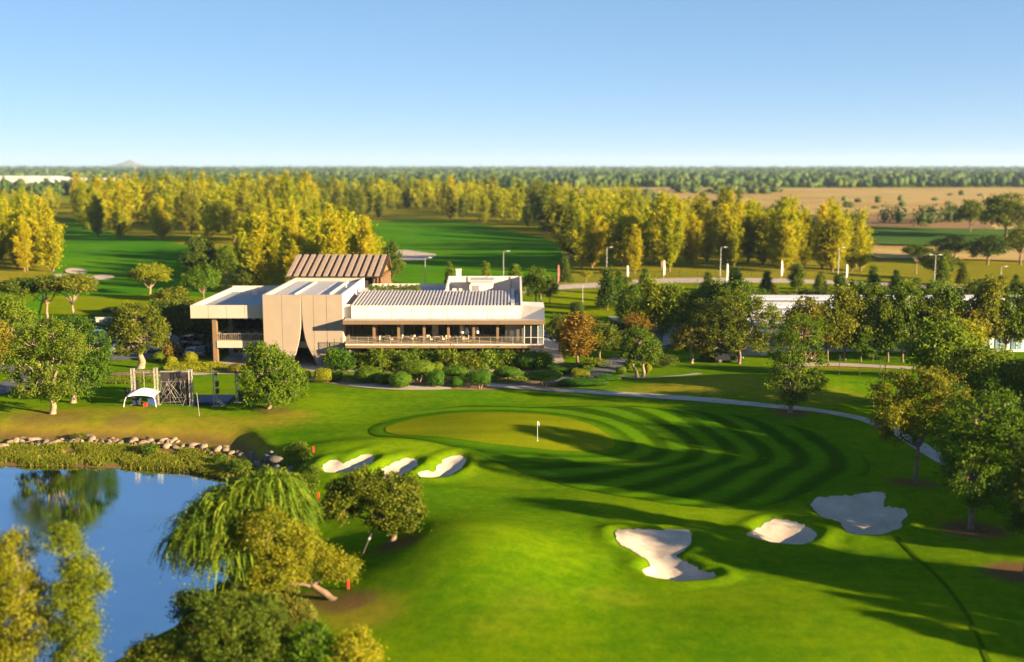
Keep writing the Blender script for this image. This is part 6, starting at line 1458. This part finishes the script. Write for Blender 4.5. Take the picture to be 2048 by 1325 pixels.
box_thing('crate', 'red box standing on the grass in the front of the tent', 'box', [('body', 'red', xm + .35, xm + .75, ym - 1.5, ym - 1.1, zt0_, zt0_ + .4), ('lid', 'red', xm + .33, xm + .77, ym - 1.52, ym - 1.08, zt0_ + .402, zt0_ + .46)], (xm + .5, ym - 1.3, zt0_))

# ------------------------------------------------------------------ cars
M['tyre'] = mat('tyre', (.02, .02, .02), .9, .2); M['rim'] = mat('rim', (.35, .35, .36), .35, .1, 2, metal=.8); M['carglass'] = mat('car_glass', (.015, .02, .025), .05, .1, 1, spec=.7); M['lamp'] = mat('lamp_glass', (.6, .6, .58), .2, .05); M['tail'] = mat('tail_lamp', (.35, .02, .02), .3, .1)
PAINT = {'white': (.62, .62, .62), 'silver': (.38, .39, .4), 'black': (.02, .02, .022), 'grey': (.16, .165, .175), 'blue': (.06, .12, .25)}
for k, c in PAINT.items(): M['car_' + k] = mat('car_paint_' + k, c, .3, .05, 1, coat=.6)
def car(label, px_, py_, rz, paint, suv=True):
    x, y, z = GT(px_, py_); t = thing('parked_car', label, 'car', (x, y, z + .07), rz, 'cars parked by the clubhouse')
    L, W, H = 2.25, .9, (1.65 if suv else 1.42)
    body = [(-L, .35), (-L, .78), (-L + .15, .95), (-.9 if suv else -1.1, 1.0), (.95, .98), (2.05, .88), (L, .7), (L, .35)]
    mb = MB(); mb.prism([(a, b) for a, b in body], 1, -W, W); ob = mb.build('body', M['car_' + paint], t, (0, 0, 0)); bm_ = ob.modifiers.new('soft', 'BEVEL'); bm_.width = .09; bm_.segments = 3
    xr0 = -L + .1 if suv else -1.75
    def ring(xa, xb_, zz, w_): return [(xa, -w_, zz), (xb_, -w_, zz), (xb_, w_, zz), (xa, w_, zz)]
    mb = MB(); mb.hexa(ring(xr0, 1.05, .96, W - .06), ring(xr0 + .35, .25, H - .06, W - .22)); mb.build('cabin_glass', M['carglass'], t, (0, 0, 0))
    mb = MB(); mb.hexa(ring(xr0 + .32, .3, H - .07, W - .2), ring(xr0 + .5, .1, H, W - .3)); mb.build('roof', M['car_' + paint], t, (0, 0, 0))
    for sy in (-1, 1):
        mb = MB()
        for (xa, za, xb_, zb_) in ((xr0, .96, xr0 + .35, H - .05), (-.35, .97, -.33, H - .05), (1.05, .96, .25, H - .05)): mb.tube([(xa, sy * (W - .055), za), (xb_, sy * (W - .215), zb_)], .045, 5)
        mb.build('pillars', M['car_' + paint], t, (0, 0, 0))
        mb = MB(); mb.box(2.12, L + .02, sy * .66 - .16, sy * .66 + .16, .68, .82); mb.build('headlight', M['lamp'], t, (0, 0, 0))
        mb = MB(); mb.box(-L - .02, -L + .08, sy * .7 - .12, sy * .7 + .12, .72, .95); mb.build('tail_light', M['tail'], t, (0, 0, 0))
        mb = MB(); mb.box(.75, .95, sy * (W + .08) - .07, sy * (W + .08) + .07, .98, 1.1); mb.build('mirror', M['car_' + paint], t, (0, 0, 0))
        for xx in (-1.4, 1.4):
            mb = MB(); mb.tube([(xx, sy * (W - .2), .33), (xx, sy * (W + .015), .33)], .34, 14); w_ = mb.build('wheel', M['tyre'], t, (0, 0, 0)); mb = MB(); mb.tube([(xx, sy * (W - .1), .33), (xx, sy * (W + .03), .33)], .2, 10); mb.build('rim', M['rim'], w_, (0, 0, 0))
    return t
for a in (('white pickup-like car in the middle of the car park', 234, 688, 2.8, 'white'), ('dark car parked in front of the white one', 246, 706, .5, 'grey', False), ('white car half hidden by the golden tree trunk', 318, 703, .6, 'white'), ('white car end at the left of the car park', 204, 692, 1.4, 'white', False), ('white car behind the dark pair of trees, top left of car park', 200, 679, 1.4, 'white'), ('blue-windowed white car beyond the left trees', 77, 668, 1.5, 'white'), ('silver car right of the blue-windowed white one', 104, 668, 1.5, 'silver', False), ('white car in the shade left of the terrace column, back row', 383, 690, 1.3, 'white'), ('silver car in the shade, second from the terrace column', 405, 690, 1.4, 'silver'), ('black car in the shade nearest the red shrub', 368, 706, 1.3, 'black'), ('grey car in the shade beside the terrace column', 410, 712, 1.45, 'grey'), ('white car in the shade, front row middle', 390, 712, 1.4, 'white', False), ('black car before the white building beside the big tree', 1455, 725, .1, 'black')): car(*a)

# ------------------------------------------------------------------ long white building at the right, walls, lamps, banners, road furniture
M['pale'] = mat('pale_sheet', (.55, .57, .61), .6, .08, .3, stain=((.40, .42, .46), .3, .4)); M['pale2'] = mat('blue_grey_sheet', (.16, .17, .19), .7, .1, .5); M['bluewin'] = mat('blue_window', (.14, .22, .30), .25, .2, .6)
xw_0, xw_1 = PX(1500, 176, 4), PX(2230, 176, 4)
wb = world_thing('long_building', 'long white building in stepped bands behind the row of trees', 'building', ((xw_0 + xw_1) / 2, 176, 0))
for k in range(5):
    y0 = 176 + k * 5.5; z0, z1 = (0 if k == 0 else 3.1 + (k - 1) * .75), 3.1 + k * .75
    mb = MB(); mb.box(xw_0 + .3 * k, xw_1, y0, y0 + 5.6, z0 if k == 0 else z0 - .4, z1 - .3); mb.build('wall_band', M['pale' if k else 'pale'], wb)
    mb = MB(); mb.box(xw_0 + .3 * k - .2, xw_1 + .2, y0 - .5, y0 + 5.4, z1 - .298, z1 - .05); mb.build('roof_band', M['pale'], wb)
    mb = MB(); mb.box(xw_0 + .3 * k, xw_1, y0 - .06, y0 - .003, z1 - .75, z1 - .42); mb.build('clerestory', M['pale2'], wb)  # dark blue-grey stripe below each roof band
for k in range(22):
    xx = xw_0 + .8 + k * 2.6; mb = MB(); mb.box(xx, xx + 1.7, 175.9, 175.98, .4, 2.3); wn = mb.build('window', M['bluewin'], wb); mb = MB(); mb.box(xx - .1, xx + 1.8, 175.82, 175.89, .3, .4); mb.box(xx + .8, xx + .9, 175.84, 175.895, .402, 2.3); mb.build('frame', M['pale'], wn)
t = world_thing('white_shed', 'plain white shed wall left of the long white building', 'building', (PX(1440, 182, 2), 182, 0)); mb = MB(); mb.box(PX(1290, 182, 2), PX(1495, 182, 2), 182, 190, 0, 3.6); mb.build('wall', M['pale'], t); mb = MB(); mb.box(PX(1288, 182, 2), PX(1497, 182, 2), 181.6, 190.4, 3.602, 3.85); mb.build('roof', M['pale'], t)
for k in range(4): mb = MB(); xx = PX(1300 + 45 * k, 182, 2); mb.box(xx, xx + 2.2, 181.9, 181.98, 0.05, 2.6); mb.build('door', M['pale2'], t)
t = world_thing('picket_fence', 'pale slatted fence between the big tree and the upright dark tree', 'fence', (PX(1510, 172, 1), 172, 0)); xa_, xb_ = PX(1482, 172, 1), PX(1536, 172, 1)
for k in range(22): xx = xa_ + (xb_ - xa_) * k / 21; mb = MB(); mb.box(xx - .05, xx + .05, 172, 172.04, 0, 1.4); mb.build('slat', M['pale'], t)
for z in (.35, 1.1): mb = MB(); mb.box(xa_, xb_, 172.045, 172.09, z, z + .09); mb.build('fence_rail', M['pale'], t)
def lamp_post(label, px_, by, top, two=False):
    x, y, z = GT(px_, by); h = (by - top) / ppm(x, y, z) / .98; t = world_thing('lamp_post', label, 'street lamp', (x, y, z))
    mb = MB(); mb.tube([(x, y, z), (x, y, z + h)], [.11, .06], 8); mb.build('pole', M['grey_metal'], t); mb = MB(); mb.cyl((x, y), .2, z, z + .5, 8, .14); mb.build('base', M['grey_metal'], t)
    for s in ((-1, 1) if two else (1,)):
        mb = MB(); mb.tube([(x, y, z + h - .1), (x + s * .8, y, z + h + .1)], .05, 6); mb.build('arm', M['grey_metal'], t); mb = MB(); mb.hexa([(x + s * 1.15 - .45, y - .16, z + h + .06), (x + s * 1.15 + .45, y - .16, z + h + .06), (x + s * 1.15 + .45, y + .16, z + h + .06), (x + s * 1.15 - .45, y + .16, z + h + .06)], [(x + s * 1.15 - .35, y - .1, z + h + .2), (x + s * 1.15 + .35, y - .1, z + h + .2), (x + s * 1.15 + .35, y + .1, z + h + .2), (x + s * 1.15 - .35, y + .1, z + h + .2)]); mb.build('lamp_head', M['white_sheet'], t)
for a in (('lamp post on the far fairway above the rooftop planter', 851, 588, 518), ('lamp post on the far fairway above the roof enclosure', 1007, 580, 505), ('lamp post before the right casuarina grove, leftmost', 1213, 560, 497), ('lamp post before the right casuarina grove, second', 1440, 560, 497), ('lamp post before the right casuarina grove, third', 1675, 575, 498), ('two-armed lamp post right of the casuarina grove', 1868, 575, 512, True), ('lamp post near the right edge of the road', 2000, 580, 535)): lamp_post(*a)
def banner(label, px_, by, top, m_):
    x, y, z = GT(px_, by); h = (by - top) / ppm(x, y, z) / .98; t = world_thing('feather_banner', label, 'banner', (x, y, z))
    mb = MB(); mb.tube([(x, y, z), (x, y, z + h * .98)], [.045, .02], 6); mb.build('pole', M['grey_metal'], t)
    mb = MB(); pts = [(x + .03, z + h * .2), (x + .36, z + h * .22), (x + .42, z + h * .6), (x + .34, z + h * .88), (x + .25, z + h), (x + .03, z + h)]; mb.prism(pts, 1, y - .012, y + .012); mb.build('cloth', m_, t)
M['pinkred'] = mat('red_white_banner', (.45, .12, .10), .8, .5, .8)
for a in (('white feather banner on the road, leftmost of the white ones', 1254, 568, 532, M['flag']), ('white feather banner on the road, second from the left', 1327, 558, 522, M['flag']), ('white feather banner on the road, third from the left', 1453, 573, 529, M['flag']), ('white feather banner on the road, fourth from the left', 1562, 560, 522, M['flag']), ('white feather banner on the road, rightmost', 1692, 562, 530, M['flag']), ('red and white banner behind the right clubhouse corner', 1082, 602, 545, M['pinkred']), ('red and white banner beside the dark conical tree', 1116, 572, 531, M['pinkred'])): banner(*a)
x, y, z = GT(100, 672); t = world_thing('sign_pillar', 'white pillar with a small roof cap by the entrance road', 'sign', (x, y, z)); mb = MB(); mb.box(x - .3, x + .3, y - .3, y + .3, z, z + 2.6); mb.build('pillar', M['white'], t); mb = MB(); mb.hexa([(x - .9, y - .6, z + 2.602), (x + .9, y - .6, z + 2.602), (x + .9, y + .6, z + 2.602), (x - .9, y + .6, z + 2.602)], [(x - .4, y - .2, z + 3.0), (x + .4, y - .2, z + 3.0), (x + .4, y + .2, z + 3.0), (x - .4, y + .2, z + 3.0)]); mb.build('cap', M['fascia'], t)
t = world_thing('garden_wall', 'low white wall beside the entrance road hedge', 'wall', (PX(210, 205, .5), 205, 0)); mb = MB(); mb.box(PX(192, 205, .5), PX(232, 205, .5), 205, 205.3, 0, 1.5); mb.build('wall', M['white'], t); mb = MB(); mb.box(PX(191, 205, .5), PX(233, 205, .5), 204.93, 205.37, 1.502, 1.62); mb.build('coping', M['white'], t)
for k, (px_, b0, b1, lab) in enumerate(((1678, 752, 712, 'thin dark post on the lawn edge before the dirt road, left'), (1719, 756, 737, 'short dark post on the lawn edge, second from left'), (1759, 762, 720, 'thin dark post on the lawn edge, third from left'), (1770, 750, 731, 'short dark post on the lawn edge, rightmost'), (1165, 628, 570, 'slender pole with a small top by the clipped round bush'))):
    x, y, z = GT(px_, b0); h = (b0 - b1) / ppm(x, y, z); t = world_thing('post', lab, 'post', (x, y, z)); mb = MB(); mb.tube([(x, y, z - .1), (x, y, z + h)], .05, 6); mb.build('shaft', M['dark_metal'] if k < 4 else M['white'], t); mb = MB(); mb.box(x - .09, x + .09, y - .09, y + .09, z + h + .002, z + h + .08); mb.build('cap', M['dark_metal'], t)
# roadside fence along the casuarina wood
t = world_thing('roadside_fence', 'low wire fence along the far side of the access road', 'fence', (*GT(1300, 556)[:2], 0)); pts = [GT(1215 + 36 * k, 557 - 2.5 * math.sin(k / 14 * 3.1)) for k in range(15)]
for p_ in pts: mb = MB(); mb.tube([(p_[0], p_[1], p_[2]), (p_[0], p_[1], p_[2] + 1.8)], .06, 5); mb.build('fence_post', M['dark_metal'], t)
for dz in (.6, 1.2, 1.7): mb = MB(); mb.tube([(p_[0], p_[1], p_[2] + dz) for p_ in pts], .025, 4); mb.build('wire', M['dark_metal'], t)

# fallen leaves on the grass under and beside the trees
rng = np.random.default_rng(31); LP = []
for (cx, cy, r, n) in ((38.4, 88, 7, 260), (38.4, 101.8, 6, 200), (34, 131.8, 5, 90), (-9.6, 85, 6, 180), (22, 108, 16, 260), (28, 80, 14, 260), (-30, 133.8, 5, 110), (-56, 131, 7, 160), (20, 135, 14, 120), (5, 72, 16, 90), (-14, 98, 8, 80)):
    a = rng.normal(size=(n, 2)) * r * .6 + np.array([cx, cy]); LP.append(a)
LP = np.concatenate(LP); LP = LP[drape(LP[:, 0], LP[:, 1]) > WATER_Z + .5]
V, Fc, t_l = leaf_quads(np.column_stack([LP, drape(LP[:, 0], LP[:, 1]) + .13]), np.array([0, 0, 1.0]) + rng.normal(size=(len(LP), 3)) * .35, .15, rng, .6)
tag(new_obj('fallen_leaves', mesh_np('fallen_leaves', V, Fc, LM['gold'], False, {'tint': t_l})), 'yellow fallen leaves scattered over the grass', kind='stuff')

# ------------------------------------------------------------------ haze: one closed box of thin air round everything
hm = bpy.data.materials.new('haze'); t_, N_, L_ = nodes_of(hm); N_.remove(N_['Principled BSDF'])
pv = N_.new('ShaderNodeVolumePrincipled'); pv.inputs['Color'].default_value = (0.55, 0.75, 1.0, 1); pv.inputs['Density'].default_value = 0.000048; pv.inputs['Anisotropy'].default_value = 0.1
L_.new(pv.outputs[0], N_['Material Output'].inputs['Volume'])
hb = MB(); hb.box(-16500, 16500, -700, 16500, -6, 140)
tag(hb.build('haze', hm), 'thin pale haze over the plain', kind='stuff')
